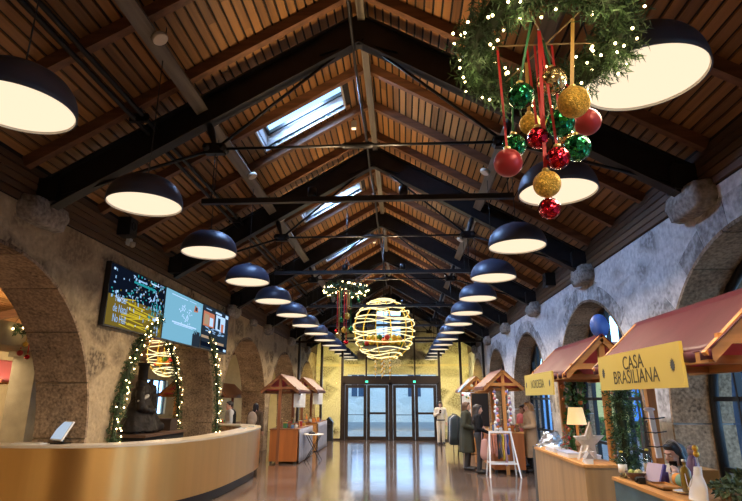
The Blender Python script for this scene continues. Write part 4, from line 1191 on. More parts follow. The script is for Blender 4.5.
def sign(t, x, y0, y1, z0, z1, lines, size, squeeze, sp=.85):
    m = MB(); m.box(x-.012, x+.012, y0, y1, z0, z1); o = m.build('sign_board', M_YEL, t)
    cy, cz = (y0+y1)/2, (z0+z1)/2
    text_mesh('lettering', lines, size, (x-.0135, cy, cz), ROT_R, M_INK, o, squeeze, .001, 'CENTER', 1.0, sp)
    for yy in (y0+.13, y1-.12):
        m = MB(); ps = []
        for k in range(24):
            r = .048 if k % 2 == 0 else .030; ps.append((yy+r*.8*math.cos(2*PI*k/24), cz+r*math.sin(2*PI*k/24)))
        m.prism(ps, 'x', x-.0145, x-.0125); m.build('emblem', M_EMB, o)

s1 = stall('nearest market stall on the right with a CASA BRASILIANA sign and teal counter', 2.02, 2.96, 3.62, 5.72, 2.08, 2.52, (2.10, 2.62, 2.7, 5.82, 1.0, 0), cmat=M_TEAL)
sign(s1, 1.985, 3.92, 5.54, 1.828, 2.15, 'CASA\nBRASILIANA', .165, 1.02, .72)
s2 = stall('second market stall on the right with a plywood counter and a smaller yellow sign', 2.13, 3.09, 7.12, 9.2, 2.10, 2.56, (2.13, 2.56, 6.80, 9.2, 1.0, 0))
sign(s2, 2.0, 7.33, 8.95, 1.80, 2.11, 'NORDESIA', .17, .95)
s3 = stall('third market stall on the right, above the rack of hanging cloths', 2.04, 2.98, 13.7, 15.6, 2.04, 2.46, (2.22, 2.98, 13.95, 15.6, .95, .08), cmat=M_PLYO)
s4 = stall('furthest market stall on the right, near the woman in white by the glass', 1.98, 2.92, 18.2, 20.2, 2.04, 2.47, (2.15, 2.8, 18.4, 20.1, .93, .03), cmat=M_PLY, fab=mat('rust_canopy', (.10,.04,.032), .45))
s5 = stall('market stall on the left at the end of the brass desk with an orange counter', -4.02, -2.98, 15.45, 17.5, 1.98, 2.42, (-3.74, -2.95, 15.5, 17.9, .92, .06), cmat=M_PLYO, fab=mat('brick_canopy', (.075,.022,.018), .5), dark=True)
s6 = stall('market stall furthest down the left wall next to the glass screen', -4.0, -2.98, 18.9, 20.9, 2.03, 2.47, (-3.7, -2.95, 18.9, 21.2, .95, .03), cmat=M_OAK, fab=mat('brick_canopy', (.075,.022,.018), .5), dark=True)
s7 = stall('side aisle stall with a brown roof seen through the arch past the video wall', -6.85, -5.95, 18.2, 20.4, 1.86, 2.26, (-6.6, -6.0, 18.3, 20.2, .92, .0), fab=mat('brown_canopy', (.15,.065,.035), .5), dark=True)
s8 = stall('side aisle stall with a dark red roof just behind the sculpture', -6.95, -6.0, 15.3, 17.3, 1.88, 2.28, (-6.8, -6.1, 15.4, 17.1, .92, .0), cmat=M_WHITE)
s9 = stall('side aisle stall with a small yellow sign left of the sculpture', -8.3, -7.2, 13.6, 15.4, 1.98, 2.40, (-8.2, -7.3, 13.5, 15.3, .93, 0), cmat=M_PLYO)
s10 = stall('side aisle stall with a pink roof left of the beige pillar', -10.7, -9.4, 12.2, 14.4, 2.20, 2.66, (-10.4, -9.5, 12.0, 14.3, .95, 0), fab=mat('pink_canopy', (.55,.13,.15), .5))
for st, (x0, x1, y, z0, z1), nm in ((s9,(-7.95,-7.25,13.48,1.72,1.98),0),(s10,(-10.6,-9.85,11.98,1.52,1.82),0)):
    m = MB(); m.box(x0, x1, y-.01, y+.01, z0, z1); o = m.build('sign_board', mat('aisle_sign_yellow', (.70,.45,.03), .5), st)
    for q in range(2):
        xx = x0+.12+(x1-x0-.24)*q; mm = MB(); mm.lathe([(.0001,0),(.035,0),(.035,.004),(.0001,.004)], 10, (xx,y-.012,(z0+z1)/2), M=Matrix.Rotation(R(90),3,'X')); mm.build('emblem', M_EMB, o)
# cloth hung over the aisle-side of the two left stalls
def hung_cloth(x, y0, y1, z0, z1, label, m_=None):
    m = MB()
    def f(u, v): return (x+.012*math.sin(u*38)*(.3+.7*v)+.01*v, y0+(y1-y0)*u, z1-(z1-z0)*v)
    m.grid(f, 70, 6); 
    def g(u, v): return (x-.72*(1-v)+.0, y0+(y1-y0)*u, z1+.006)
    o = m.build('table_cloth', m_ or M_CLOTH, None, (x,(y0+y1)/2,z0)); md = o.modifiers.new('th','SOLIDIFY'); md.thickness = .006
    return tag(o, label, 'cloth')
hung_cloth(-2.91, 15.55, 17.85, .02, .905, 'pale grey cloth hanging down the aisle side of the orange counter')
hung_cloth(-2.91, 18.95, 21.15, .02, .935, 'pale grey cloth hanging on the stall counter nearest the glass screen')
# white paper notices clipped on the left stalls
for (x, y, z, lab) in ((-2.93,15.75,1.80,'white paper notice hanging from the near left stall roof'),(-2.93,19.2,1.85,'white paper notice hanging from the far left stall roof')):
    m = MB(); m.box(x-.22,x+.12,y-.004,y+.004,z-.30,z+.08); t = thing('paper_notice', lab, 'notice', (x,y,z-.3)); m.build('sheet', mat('paper_white',(.62,.66,.72),.7), t)
    m = MB(); m.box(x-.08,x-.02,y-.012,y+.012,z+.05,z+.12); m.build('clip', M_BLACK, t)
# small goods crowding a counter: boxes, jars and bottles, each its own thing
GC = [mat('goods_red',(.5,.03,.04),.5), mat('goods_white',(.7,.68,.63),.5), mat('goods_green',(.06,.2,.07),.5), mat('goods_gold',(.6,.36,.08),.4), mat('goods_blue',(.06,.14,.3),.5), mat('goods_orange',(.6,.2,.04),.5), mat('goods_brown',(.2,.09,.04),.6)]
GN = ['red','white','green','golden','blue','orange','brown']
def goods(x0, x1, y0, y1, z, n, where, seed):
    rg = random.Random(seed); done = []
    cnt = {}
    for i in range(n*6):
        if len(done) >= n: break
        x, y = rg.uniform(x0, x1), rg.uniform(y0, y1)
        if any(abs(x-a) < .12 and abs(y-b) < .12 for a, b in done): continue
        done.append((x, y)); c = rg.randrange(len(GC)); kind = rg.choice(('jar','box','bottle'))
        lab = '%s %s among the goods on %s' % (GN[c], kind, where)
        t = thing('goods_'+kind, lab, kind, (x,y,z+.001), 0, '%s %ss on %s' % (GN[c], kind, where))
        h = rg.uniform(.08,.2)
        if kind == 'jar':
            m = MB(); m.lathe([(.04,z+.001),(.045,z+.02),(.045,z+h*.7),(.03,z+h*.8),(.03,z+h*.85)], 14, (x,y,0)); m.build('body', GC[c], t)
            m = MB(); m.lathe([(.034,z+h*.85),(.034,z+h),(.0001,z+h)], 14, (x,y,0)); m.build('lid', CAPM, t)
        elif kind == 'box':
            m = MB(); m.box(x-.05,x+.05,y-.045,y+.045,z+.001,z+h*.8); m.build('body', GC[c], t)
            m = MB(); m.box(x-.052,x+.052,y-.047,y+.047,z+h*.8,z+h*.9); m.build('lid', GC[(c+1) % 7], t)
        else:
            m = MB(); m.lathe([(.033,z+.001),(.035,z+.02),(.035,z+h*.8),(.013,z+h*1.05),(.013,z+h*1.3)], 14, (x,y,0)); m.build('body', GC[c], t)
            m = MB(); m.lathe([(.016,z+h*1.3),(.016,z+h*1.4),(.0001,z+h*1.4)], 10, (x,y,0)); m.build('stopper', CAPM, t)
goods(-3.62, -3.08, 15.62, 17.4, .92, 22, 'the orange counter of the near left stall', 3)
goods(-3.5, -3.05, 19.0, 20.6, .95, 10, 'the counter of the far left stall', 4)
goods(2.32, 2.88, 14.1, 15.4, .95, 16, 'the counter of the third right stall', 5)
goods(2.25, 2.7, 18.6, 19.9, .93, 8, 'the counter of the furthest right stall', 6)
goods(-6.5, -6.1, 18.4, 20.0, .92, 9, 'the aisle stall counter past the video wall', 7)
goods(-6.7, -6.2, 15.5, 17.0, .92, 9, 'the aisle stall counter behind the sculpture', 8)

# ================================================================== goods on the CASA BRASILIANA counter
Z1 = 1.001
M_BG = glass_mat('bottle_glass', (.86,.9,.82), 0, 1.6)
def bottle(x, y, r, h, body, stop, liquid, label, label_mat=None, z=Z1, group=None):
    t = thing('bottle', label, 'bottle', (x,y,z), 0, group)
    m = MB(); m.lathe([(.001,z),(r*.92,z),(r,z+.01),(r,z+h*.62),(r*.75,z+h*.72),(r*.32,z+h*.80),(r*.32,z+h*.92),(r*.38,z+h*.93),(r*.38,z+h*.95)], 20, (x,y,0)); m.build('glass', body, t)
    if liquid:
        m = MB(); m.lathe([(.001,z+.006),(r*.86,z+.008),(r*.86,z+h*.5),(.001,z+h*.5)], 18, (x,y,0)); m.build('liquid', liquid, t)
    m = MB(); m.lathe([(r*.42,z+h*.93),(r*.45,z+h),(.001,z+h*1.01)], 14, (x,y,0)); m.build('stopper', stop, t)
    if label_mat:
        m = MB(); m.lathe([(r+.001,z+h*.2),(r+.0015,z+h*.2),(r+.0015,z+h*.5),(r+.001,z+h*.5)], 20, (x,y,0)); m.build('paper_label', label_mat, t)
    return t
YS = mat('lime_yellow', (.62,.52,.05), .5)
bottle(2.165, 5.73, .040, .25, M_BG, YS, mat('clear_spirit',(.45,.45,.38),.1,trans=.7), 'clear bottle with a yellow stopper, left one at the far end of the teal counter', M_WHITE)
bottle(2.42, 5.74, .040, .27, M_BG, YS, mat('clear_spirit',(.45,.45,.38),.1), 'clear bottle with a yellow stopper, right one at the far end of the teal counter', mat('kraft_label',(.45,.33,.2),.7))
t = thing('bowl', 'dark wooden bowl of limes near the far end of the teal counter', 'bowl', (2.23,5.58,Z1))
m = MB(); m.lathe([(.001,Z1),(.045,Z1),(.085,Z1+.035),(.105,Z1+.075),(.098,Z1+.075),(.078,Z1+.04),(.04,Z1+.012),(.001,Z1+.012)], 24, (2.23,5.58,0)); m.build('body', mat('dark_wood_bowl',(.10,.045,.025),.4), t)
for i, (dx, dy, c, nm) in enumerate(((-.035,.02,(.35,.42,.08),'green lime on the left in the dark bowl'),(.035,.03,(.62,.55,.2),'yellow lime on the right in the dark bowl'),(0,-.035,(.5,.5,.22),'pale lime nearest the front in the dark bowl'))):
    x, y = 2.23+dx, 5.58+dy
    t = thing('lime', nm, 'fruit', (x,y,Z1+.034)); m = MB(); m.ball((x,y,Z1+.066), (.033,.033,.030), 14, 10); m.build('fruit', mat('lime_%d'%i,c,.4), t); m = MB(); m.ball((x,y,Z1+.097), (.006,.006,.004), 8, 5); m.build('stem_end', mat('dark_wood_bowl',(.1,.04,.02),.4), t)
# tilted purple-edged display case
t = thing('display_case', 'pale pink display board with a dark purple edge leaning back on the teal counter', 'display board', (2.30,5.40,Z1))
Mx = Matrix.Rotation(R(18),3,'Z') @ Matrix.Rotation(R(24),3,'Y')
cc = Vector((2.33,5.42,Z1+.09)); 
m = MB(); m.rbox(cc, (.022,.19,.165), Mx); m.build('board', mat('pale_pink_board',(.55,.42,.48),.5), t)
m = MB(); m.rbox(cc+Mx@Vector((0,-.103,0)), (.03,.018,.17), Mx); m.build('edge', mat('purple_edge',(.07,.04,.22),.4), t)
m = MB(); m.box(2.40,2.43,5.36,5.48,Z1,Z1+.10); m.build('prop', mat('purple_edge',(.07,.04,.22),.4), t)
t = thing('wooden_tray', 'thin light wooden tray on the teal counter in front of the soft roll', 'tray', (2.28,5.12,Z1))
m = MB(); m.box(2.2,2.36,4.98,5.30,Z1,Z1+.012); m.build('base', M_OAK, t); m = MB()
for (a,b,c_,d) in ((2.2,2.21,4.98,5.3),(2.35,2.36,4.98,5.3),(2.2,2.36,4.98,4.99),(2.2,2.36,5.29,5.3)): m.box(a,b,c_,d,Z1,Z1+.028)
m.build('rim', M_OAK, t)
t = thing('camera_gadget', 'small black gadget on the teal counter by the purple-edged board', 'gadget', (2.18,5.37,Z1)); m = MB(); m.box(2.15,2.21,5.34,5.41,Z1,Z1+.055); m.build('body', M_BLACK, t)
m = MB(); m.lathe([(.02,0),(.02,.02),(.015,.022),(.001,.018)], 14, (2.15,5.375,Z1+.03), M=Matrix.Rotation(R(-90),3,'Y')); m.build('lens', M_BLACKM, t)
t = thing('cloth_roll', 'soft rolled pouch with white, orange and green stripes on the teal counter', 'pouch', (2.46,5.18,Z1))
for i, (a, b, c_) in enumerate(((0,.34,(.65,.63,.58)),(.34,.56,(.75,.28,.03)),(.56,1,(.20,.34,.20)))):
    p0 = Vector((2.46,5.36,Z1+.056)); p1 = Vector((2.44,5.03,Z1+.056)); m = MB(); m.tube([p0.lerp(p1,a+(b-a)*k/5) for k in range(6)], [.055*math.sqrt(max(.05,1-(2*(a+(b-a)*k/5)-1)**4)) for k in range(6)], 16); m.build('stripe', mat('roll_%d'%i,c_,.8), t, label=('white','orange','green')[i]+' stripe')
t = thing('plate', 'white plate under the amber bottle on the teal counter', 'plate', (2.33,4.87,Z1)); m = MB(); m.lathe([(.001,Z1),(.06,Z1),(.10,Z1+.016),(.097,Z1+.018),(.06,Z1+.006),(.001,Z1+.006)], 28, (2.33,4.87,0)); m.build('dish', M_WHITE, t)
m = MB(); m.tube([(2.33+.099*math.cos(k/16*2*PI),4.87+.099*math.sin(k/16*2*PI),Z1+.017) for k in range(16)], .003, 6, True); m.build('rim', CAPM, t)
bottle(2.355, 4.89, .042, .25, mat('amber_glass',(.20,.12,.012),.12,coat=.5), mat('silver_cap',(.6,.58,.55),.3,.8), None, 'tall amber bottle standing on the white plate', None, Z1+.007)
t = thing('figurine', 'purple and grey figurine behind the amber bottle', 'figurine', (2.53,5.10,Z1))
PUR = mat('figurine_purple',(.20,.13,.30),.45); m = MB(); px, py = 2.53, 5.10
m.lathe([(.05,Z1),(.05,Z1+.012),(.030,Z1+.02),(.045,Z1+.10),(.05,Z1+.20),(.03,Z1+.26),(.018,Z1+.275)], 18, (px,py,0)); m.build('gown', PUR, t)
m = MB(); m.ball((px,py,Z1+.305), (.032,.034,.038)); m.build('head', mat('figurine_skin',(.35,.27,.35),.5), t); m = MB(); m.ball((px+.008,py,Z1+.33), (.036,.038,.026)); m.build('hair', mat('figurine_hair',(.24,.2,.3),.5), t)
for s in (-1,1):
    m = MB(); m.capsule((px,py+s*.04,Z1+.24),(px-.03,py+s*.065,Z1+.14),.014,.010,8); m.build('arm', PUR, t)
# necklace bust
t = thing('jewellery_bust', 'white necklace bust at the near end of the teal counter', 'jewellery bust', (2.25,4.53,Z1))
m = MB(); bx, by = 2.25, 4.53
def bust(u, v):
    a = 2*PI*u; z = Z1 + .24*v
    w = .105-.006*v if v < .40 else .033+.069*max(0, math.cos((v-.40)/.34*PI/2))**1.1 if v < .74 else .033
    d = .05*(1-.5*v)
    return (bx + d*math.cos(a) + .03*v, by + w*math.sin(a)*1.05, z)
m.grid(bust, 28, 22); m.lathe([(.0001,Z1+.238),(.03,Z1+.24),(.0001,Z1+.246)], 16, (bx+.03,by,0)); m.build('body', M_WHITE, t)
m = MB(); m.lathe([(.05,Z1),(.06,Z1+.004),(.06,Z1+.012),(.03,Z1+.02)], 20, (bx,by,0)); m.build('base', M_WHITE, t)
t = thing('necklace', 'fine pale necklace draped on the white bust', 'necklace', (2.2,4.53,Z1+.1))
m = MB(); m.tube([(bx-.045-.012*math.sin(k/10*PI), by-.06+.12*k/10, Z1+.185-.09*math.sin(k/10*PI)) for k in range(11)], .003, 6); m.build('chain', mat('silver_cap',(.6,.58,.55),.3,.8), t); m = MB(); m.ball((bx-.062,by,Z1+.085), (.006,.010,.012), 10, 8); m.build('pendant', CAPM, t)
t = thing('gold_ornament', 'gold ornament on a thin stand behind the white bust', 'ornament', (2.42,4.80,Z1))
m = MB(); m.lathe([(.04,Z1),(.04,Z1+.008),(.006,Z1+.014),(.006,Z1+.29)], 14, (2.42,4.80,0)); m.build('stand', mat('silver_cap',(.6,.58,.55),.3,.8), t)
for dz in (.31,.355):
    m = MB(); m.ball((2.42,4.80+(dz-.33)*.2,Z1+dz), (.024,.026,.026), 12, 8); m.build('gold_knob', mat('gold_leaf',(.7,.45,.08),.3,.9), t)
# greenery in baskets
def basket_plant(x, y, r, h, n, label, seed, flowers=0):
    t = thing('basket_plant', label, 'plant', (x,y,Z1)); m = MB(); m.lathe([(r*.75,Z1),(r*.9,Z1+h*.5),(r,Z1+h),(r*.93,Z1+h),(r*.7,Z1+.01)], 22, (x,y,0)); m.build('basket', mat('wicker',(.38,.27,.16),.8,0,.3,60,.6,60), t)
    m = MB(); leaves(m, lambda u: ((x+r*.8*math.cos(u*40),y+r*.8*math.sin(u*40),Z1+h+.02),(0,0,1)), n, r*.75, .06, seed); m.build('leaves', mat('sage_leaves',(.09,.14,.07),.6,0,.5,20), t, fixn=False)
    rg = random.Random(seed)
    for k in range(flowers):
        m = MB(); p = (x+rg.uniform(-r,r),y+rg.uniform(-r,r),Z1+h+rg.uniform(.04,.09)); m.ball(p, .022, 8, 6); m.build('flower', mat('pink_flower',(.6,.2,.22),.6), t)
basket_plant(2.50, 4.55, .085, .07, 170, 'basket of trailing green sprigs at the near end of the teal counter', 61)
# rear bench behind the counter with more greenery
t = thing('side_table', 'white shelf table behind the teal counter by the window', 'table', (3.2,4.8,0))
m = MB(); m.box(2.98,3.42,4.2,5.35,.93,.96); m.build('tabletop', M_WHITE, t)
for x in (3.02,3.38):
    for y in (4.25,5.30): m = MB(); m.box(x-.02,x+.02,y-.02,y+.02,0,.93); m.build('leg', M_WHITE, t)
Zs = Z1; Z1 = .961
basket_plant(3.13, 5.22, .12, .09, 260, 'basket of green leaves and pink flowers on the white shelf table, further one', 62, 5)
basket_plant(3.12, 4.86, .12, .09, 260, 'basket of sage green leaves on the white shelf table, nearer one', 63, 0)
Z1 = Zs
t = thing('photo_frame', 'tall white wooden frame standing on the white shelf table by the window', 'frame', (3.05,4.95,.96))
m = MB(); fx, fy = 3.08, 4.93
for (a, b, c_, d) in ((0,.05,0,.72),(.33,.38,0,.72),(.05,.33,.67,.72),(.05,.33,0,.05)): m.box(fx+a,fx+b,fy-.02,fy+.02,.962+c_,.962+d)
m.build('frame', M_WHITE, t); m = MB(); m.box(fx+.05,fx+.33,fy-.004,fy+.004,1.01,1.63); m.build('backing', mat('frame_backing',(.30,.26,.22),.7), t)
PINK = mat('magenta_cloth',(.65,.02,.22),.6)
t = thing('folded_cloth', 'bright pink folded cloth at the near corner of the teal counter', 'cloth', (2.42,3.98,Z1)); m = MB(); m.box(2.34,2.52,3.88,4.06,Z1,Z1+.022); m.build('fold', PINK, t); m = MB(); m.box(2.345,2.515,3.885,4.055,Z1+.022,Z1+.04); m.build('top_fold', PINK, t)
# white necklace stand hung on the stall post, with coat-hanger arms
t = thing('jewellery_stand', 'white stand with black hooks fixed beside the stall post', 'stand', (2.47,5.6,1.2))
m = MB(); m.beam((2.45,5.605,1.64),(2.475,5.605,1.20), .045, .03, (0,1,0)); m.build('upright', M_WHITE, t)
for k in range(3):
    z = 1.30+.13*k; m = MB(); m.tube([(2.36,5.585,z+.01),(2.46,5.585,z),(2.57,5.585,z+.015)], .006, 6); m.build('hook', M_BLACKM, t)
m = MB(); m.ball((2.44,5.605,1.65), (.055,.02,.02)); m.build('hanger', M_WHITE, t)

# ================================================================== goods on the second counter
def simple_box(x0,x1,y0,y1,z,h,label,m1,m2,name='display_box',cat='box'):
    t = thing(name, label, cat, ((x0+x1)/2,(y0+y1)/2,z)); m = MB(); m.box(x0,x1,y0,y1,z,z+h*.7); m.build('body', m1, t); m = MB(); m.box(x0-.005,x1+.005,y0-.005,y1+.005,z+h*.7,z+h); m.build('lid', m2, t)
    return t
simple_box(2.18,2.34,8.25,8.75,Z1,.055,'white flat box furthest along the plywood counter',M_WHITE,M_WHITE)
simple_box(2.17,2.33,7.55,8.05,Z1,.06,'white flat box in the middle of the plywood counter front',M_WHITE,mat('box_blue_white',(.5,.55,.65),.5))
simple_box(2.38,2.54,7.4,7.75,Z1,.05,'white flat box behind the front row nearest the fir post',M_WHITE,M_WHITE)
t = thing('table_lamp', 'small table lamp with a glowing cream shade on the plywood counter', 'lamp', (2.46,8.0,Z1))
m = MB(); m.lathe([(.05,Z1),(.05,Z1+.015),(.02,Z1+.03),(.018,Z1+.40)], 18, (2.46,8.0,0)); m.build('base', M_OAKZ, t)
m = MB(); m.lathe([(.135,Z1+.40),(.095,Z1+.63),(.092,Z1+.63),(.131,Z1+.40)], 28, (2.46,8.0,0), caps=False); m.build('shade', mat('cream_shade',(.75,.58,.32),.7,emit=(1,.68,.30),es=.75), t)
m = MB(); m.ball((2.46,8.0,Z1+.5), .03, 10, 8); m.build('bulb', emit_mat('lamp_bulb',(1,.7,.35),6), t)
t = thing('tabletop_tree', 'small grey-green cone tree with a red ribbon on the plywood counter', 'tree', (2.36,8.3,Z1))
m = MB(); needles(m, path_fn([(2.36,8.3,Z1+.03),(2.36,8.3,Z1+.3)]), 10, .01, .03, 71); 
rg = random.Random(3)
for k in range(240):
    h = rg.random()**1.3; a = rg.uniform(0,6.28); r = .11*(1-h); p = Vector((2.36+r*math.cos(a)*.6,8.3+r*math.sin(a)*.6,Z1+.03+.32*h)); d = Vector((math.cos(a),math.sin(a),-.5)); tip = p+d*.06*(1.1-h); s = Vector((-math.sin(a),math.cos(a),0))*.008
    m.add([p-s,p+s,tip],[(0,1,2)])
m.build('branches', mat('sage_tree',(.14,.20,.15),.7,0,.4,20), t, fixn=False)
m = MB(); m.lathe([(.03,Z1),(.03,Z1+.04)], 12, (2.36,8.3,0)); m.build('trunk', M_OAKZ, t); m = MB(); m.tube([(2.36+.085*(1-k/20)*math.cos(k*.9),8.3+.085*(1-k/20)*math.sin(k*.9),Z1+.05+.28*k/20) for k in range(18)], .007, 6); m.build('ribbon', M_RED, t)
def deer(x, y, z, label):
    t = thing('wicker_reindeer', label, 'reindeer', (x,y,z)); W_ = mat('wicker_brown',(.26,.14,.06),.8,0,.3,50,.6,60)
    m = MB(); m.capsule((x,y+.09,z+.16),(x,y-.08,z+.165),.055,.05); m.capsule((x,y-.09,z+.18),(x,y-.14,z+.26),.03,.025); m.capsule((x,y-.14,z+.27),(x,y-.20,z+.255),.028,.016); m.build('body', W_, t)
    for sx in (-.03,.03):
        for sy in (-.07,.08): m = MB(); m.capsule((x+sx,y+sy,z+.14),(x+sx,y+sy,z+.008),.014,.009,8); m.build('leg', W_, t)
        m = MB(); m.tube([(x+sx*.5,y-.13,z+.29),(x+sx*1.4,y-.12,z+.35),(x+sx*1.6,y-.14,z+.40)], .006, 6); m.tube([(x+sx*1.4,y-.12,z+.35),(x+sx*2.2,y-.15,z+.37)], .005, 6); m.build('antler', W_, t)
deer(2.45,7.86,Z1,'brown wicker reindeer in front of the lamp on the plywood counter')
def wood_star(c, r, label, tilt=0):
    t = thing('wooden_star', label, 'star decoration', (c[0],c[1],c[2]-r*.81)); Mx = Matrix.Rotation(R(-65),3,'Z') @ Matrix.Rotation(R(12),3,'Y') @ Matrix.Rotation(R(tilt),3,'X')
    m = MB()
    ps = [(r*(1 if k % 2 == 0 else .40)*math.cos(PI*k/5+PI/2), r*(1 if k % 2 == 0 else .40)*math.sin(PI*k/5+PI/2)) for k in range(10)]
    m.prism(ps, 'x', -.014, .014); m.prism([(p[0]*.55,p[1]*.55) for p in ps], 'x', -.026, .026)
    m.v = [Vector(c)+Mx@Vector(p) for p in m.v]
    m.build('star', mat('white_wood',(.60,.55,.48),.7,0,.12,12), t)
wood_star((2.36,7.28,Z1+.215), .26, 'large white wooden star leaning by the fir post on the plywood counter')
wood_star((2.26,7.05,Z1+.09), .11, 'small white wooden star at the near corner of the plywood counter')
t = thing('little_house', 'small grey wooden house ornament at the near edge of the plywood counter', 'ornament', (2.22,6.92,Z1))
m = MB(); m.box(2.18,2.26,6.86,6.97,Z1,Z1+.06); m.build('walls', M_WHITE, t); m = MB(); m.prism([(2.17,Z1+.06),(2.27,Z1+.06),(2.22,Z1+.13)], 'y', 6.855, 6.975); m.build('roof', mat('house_grey',(.3,.27,.25),.7), t)
# post garlands
def post_garland(x, y, z0, z1, label, kind, seed):
    f = path_fn([(x,y,z0),(x,y,z1)]); t = thing('post_garland', label, 'garland', (x,y,z0))
    m = MB()
    if kind == 'fir': needles(m, f, 520, .13, .12, seed, 7, .008); m.build('fir_foliage', M_FIR, t, fixn=False)
    else: leaves(m, f, 620, .17, .10, seed); m.build('ivy_leaves', M_LEAF, t, fixn=False)
    rg = random.Random(seed)
    for k in range(16 if kind != 'fir' else 10):
        a = rg.uniform(2,5); z = rg.uniform(z0+.05,z1-.05); m = MB()
        p = (x+.17*math.cos(a), y+.17*math.sin(a), z)
        if kind != 'fir':
            m.ball(p, rg.uniform(.025,.04), 10, 8); m.build('orange_flower', GC[5] if k % 3 else GC[0], t)
        else:
            m.ball(p, .018, 8, 6); m.build('berry', GC[6], t)
    m = MB(); m.tube([f(k/14)[0] for k in range(15)], .05, 8); m.build('core', MATS['wreath_core'], t)
post_garland(2.70, 6.98, .3, 2.02, 'dark fir garland wrapped round the near post of the plywood-counter stall', 'fir', 81)
post_garland(2.78, 9.02, .3, 2.05, 'leafy green garland with orange flowers round the far post of the second right stall', 'ivy', 82)
t = thing('gift_bag', 'crumpled silver foil bag on the ledge behind the far end of the plywood counter', 'bag', (2.62,10.0,.0))
m = MB(); m.box(2.35,2.95,9.75,10.35,0,.93); m.build('pedestal', mat('charcoal_block',(.05,.045,.04),.7), t)
m = MB()
def foil(u, v):
    a = 2*PI*u; r = .24*(1-.55*v)+.04*noise.noise(Vector((math.cos(a)*3,math.sin(a)*3,v*6)))
    return (2.62+r*math.cos(a), 10.05+r*math.sin(a)*1.2, .932+.25*v+.03*noise.noise(Vector((u*9,v*7,1))))
m.grid(foil, 30, 12, smooth=False); m.build('foil', mat('silver_foil',(.55,.57,.6),.25,.7), t)
# blue disc on top of the second stall's near gable
t = thing('round_sign', 'plain blue oval sign above the near gable of the second right stall', 'sign', (2.62,7.12,2.55))
m = MB(); m.lathe([(.0001,-.01),(.12,-.01),(.12,.01),(.0001,.01)], 32, (2.62,7.16,2.68), M=Matrix.Rotation(R(90),3,'X')@Matrix.Diagonal((1,1.3,1))); m.build('disc', mat('sign_blue',(.03,.09,.42),.4), t)
m = MB(); m.tube([(2.62,7.18,2.46),(2.62,7.18,2.7)], .01, 6); m.build('stalk', M_BLACKM, t)
# cloth rack in front of the third stall
rk = thing('clothes_rack', 'white A-frame rack of hanging cloths in front of the third right stall', 'rack', (2.3,13.4,0))
for x0, x1 in ((2.06,1.98),(2.55,2.68)):
    for dy in (-.28,.28):
        m = MB(); m.beam((x0,13.4,1.0),(x1,13.4+dy,0), .03, .035, (0,1,0)); m.build('leg', M_WHITE, rk)
m = MB(); m.beam((2.04,13.4,.985),(2.57,13.4,.985), .04, .045); m.build('top_rail', M_WHITE, rk)
m = MB(); m.beam((2.0,13.24,.30),(2.65,13.24,.30), .03, .04); m.beam((2.0,13.56,.30),(2.65,13.56,.30), .03, .04); m.build('lower_rail', M_WHITE, rk)
CL = [((.42,.18,.12),'rust pink'),((.50,.20,.13),'coral'),((.42,.17,.12),'brick'),((.03,.03,.035),'black'),((.12,.11,.12),'charcoal'),((.55,.38,.04),'mustard'),((.48,.30,.38),'lilac'),((.05,.08,.25),'navy')]
for i, (c_, nm) in enumerate(CL):
    x = 2.10+.055*i; t = thing('hanging_scarf', '%s scarf hanging on the white A-frame rack' % nm, 'scarf', (x,13.4,.45), 0, None)
    ln = (.42,.44,.5,.55,.52,.58,.70,.45)[i]; m = MB()
    def sc_(u, v, x=x, ln=ln): return (x+.012*math.sin(v*9+u*4), 13.33+.14*u+.02*math.sin(v*7), .935-ln*v+.0*u)
    m.grid(sc_, 6, 14); o = m.build('cloth', mat('scarf_%d'%i,c_,.85), t); md = o.modifiers.new('t','SOLIDIFY'); md.thickness = .022
    m = MB(); m.tube([(x,13.4,.985+.022),(x+.012,13.4,.99),(x,13.4,.96),(x,13.4,.935)], .004, 6); m.build('hook', CAPM, t)
# flowery strips on the third stall and dark coats further on
for x, y, lab in ((2.3,13.78,'strip of paper flowers hanging on the left front of the third right stall'),(2.62,13.78,'strip of paper flowers hanging on the right front of the third right stall')):
    t = thing('flower_strip', lab, 'decoration', (x,y,1.0)); m = MB(); m.tube([(x,y,1.98),(x,y,1.0)], .012, 6); m.build('string', M_WHITE, t); rg = random.Random(int(x*100))
    for k in range(18):
        m = MB(); m.ball((x+rg.uniform(-.05,.05), y-.02+rg.uniform(-.03,.03), 1.03+.052*k), rg.uniform(.03,.045), 8, 6); m.build('flower', [M_WHITE,GC[5],mat('lavender',(.3,.25,.55),.6),M_WHITE,mat('pink_flower',(.6,.2,.22),.6)][k % 5], t)
t = thing('board', 'black menu board on the far side of the third right stall', 'board', (2.2,16.2,1.0)); m = MB(); m.box(2.02,2.5,16.18,16.2,.98,1.9); m.build('panel', M_BLACK, t); m = MB(); m.box(2.0,2.52,16.2,16.22,.96,1.92); m.build('frame', M_OAKX, t); m = MB(); m.box(2.05,2.09,16.2,16.24,0,.98); m.box(2.43,2.47,16.2,16.24,0,.98); m.build('legs', M_OAKZ, t)
cr = thing('coat_rail', 'rail of dark coats by the furthest right stall', 'coat rail', (1.72,18.4,0))
m = MB(); m.tube([(1.72,17.6,0),(1.72,17.6,1.25),(1.72,19.2,1.25),(1.72,19.2,0)], .016, 8); m.build('rail', M_BLACKM, cr)
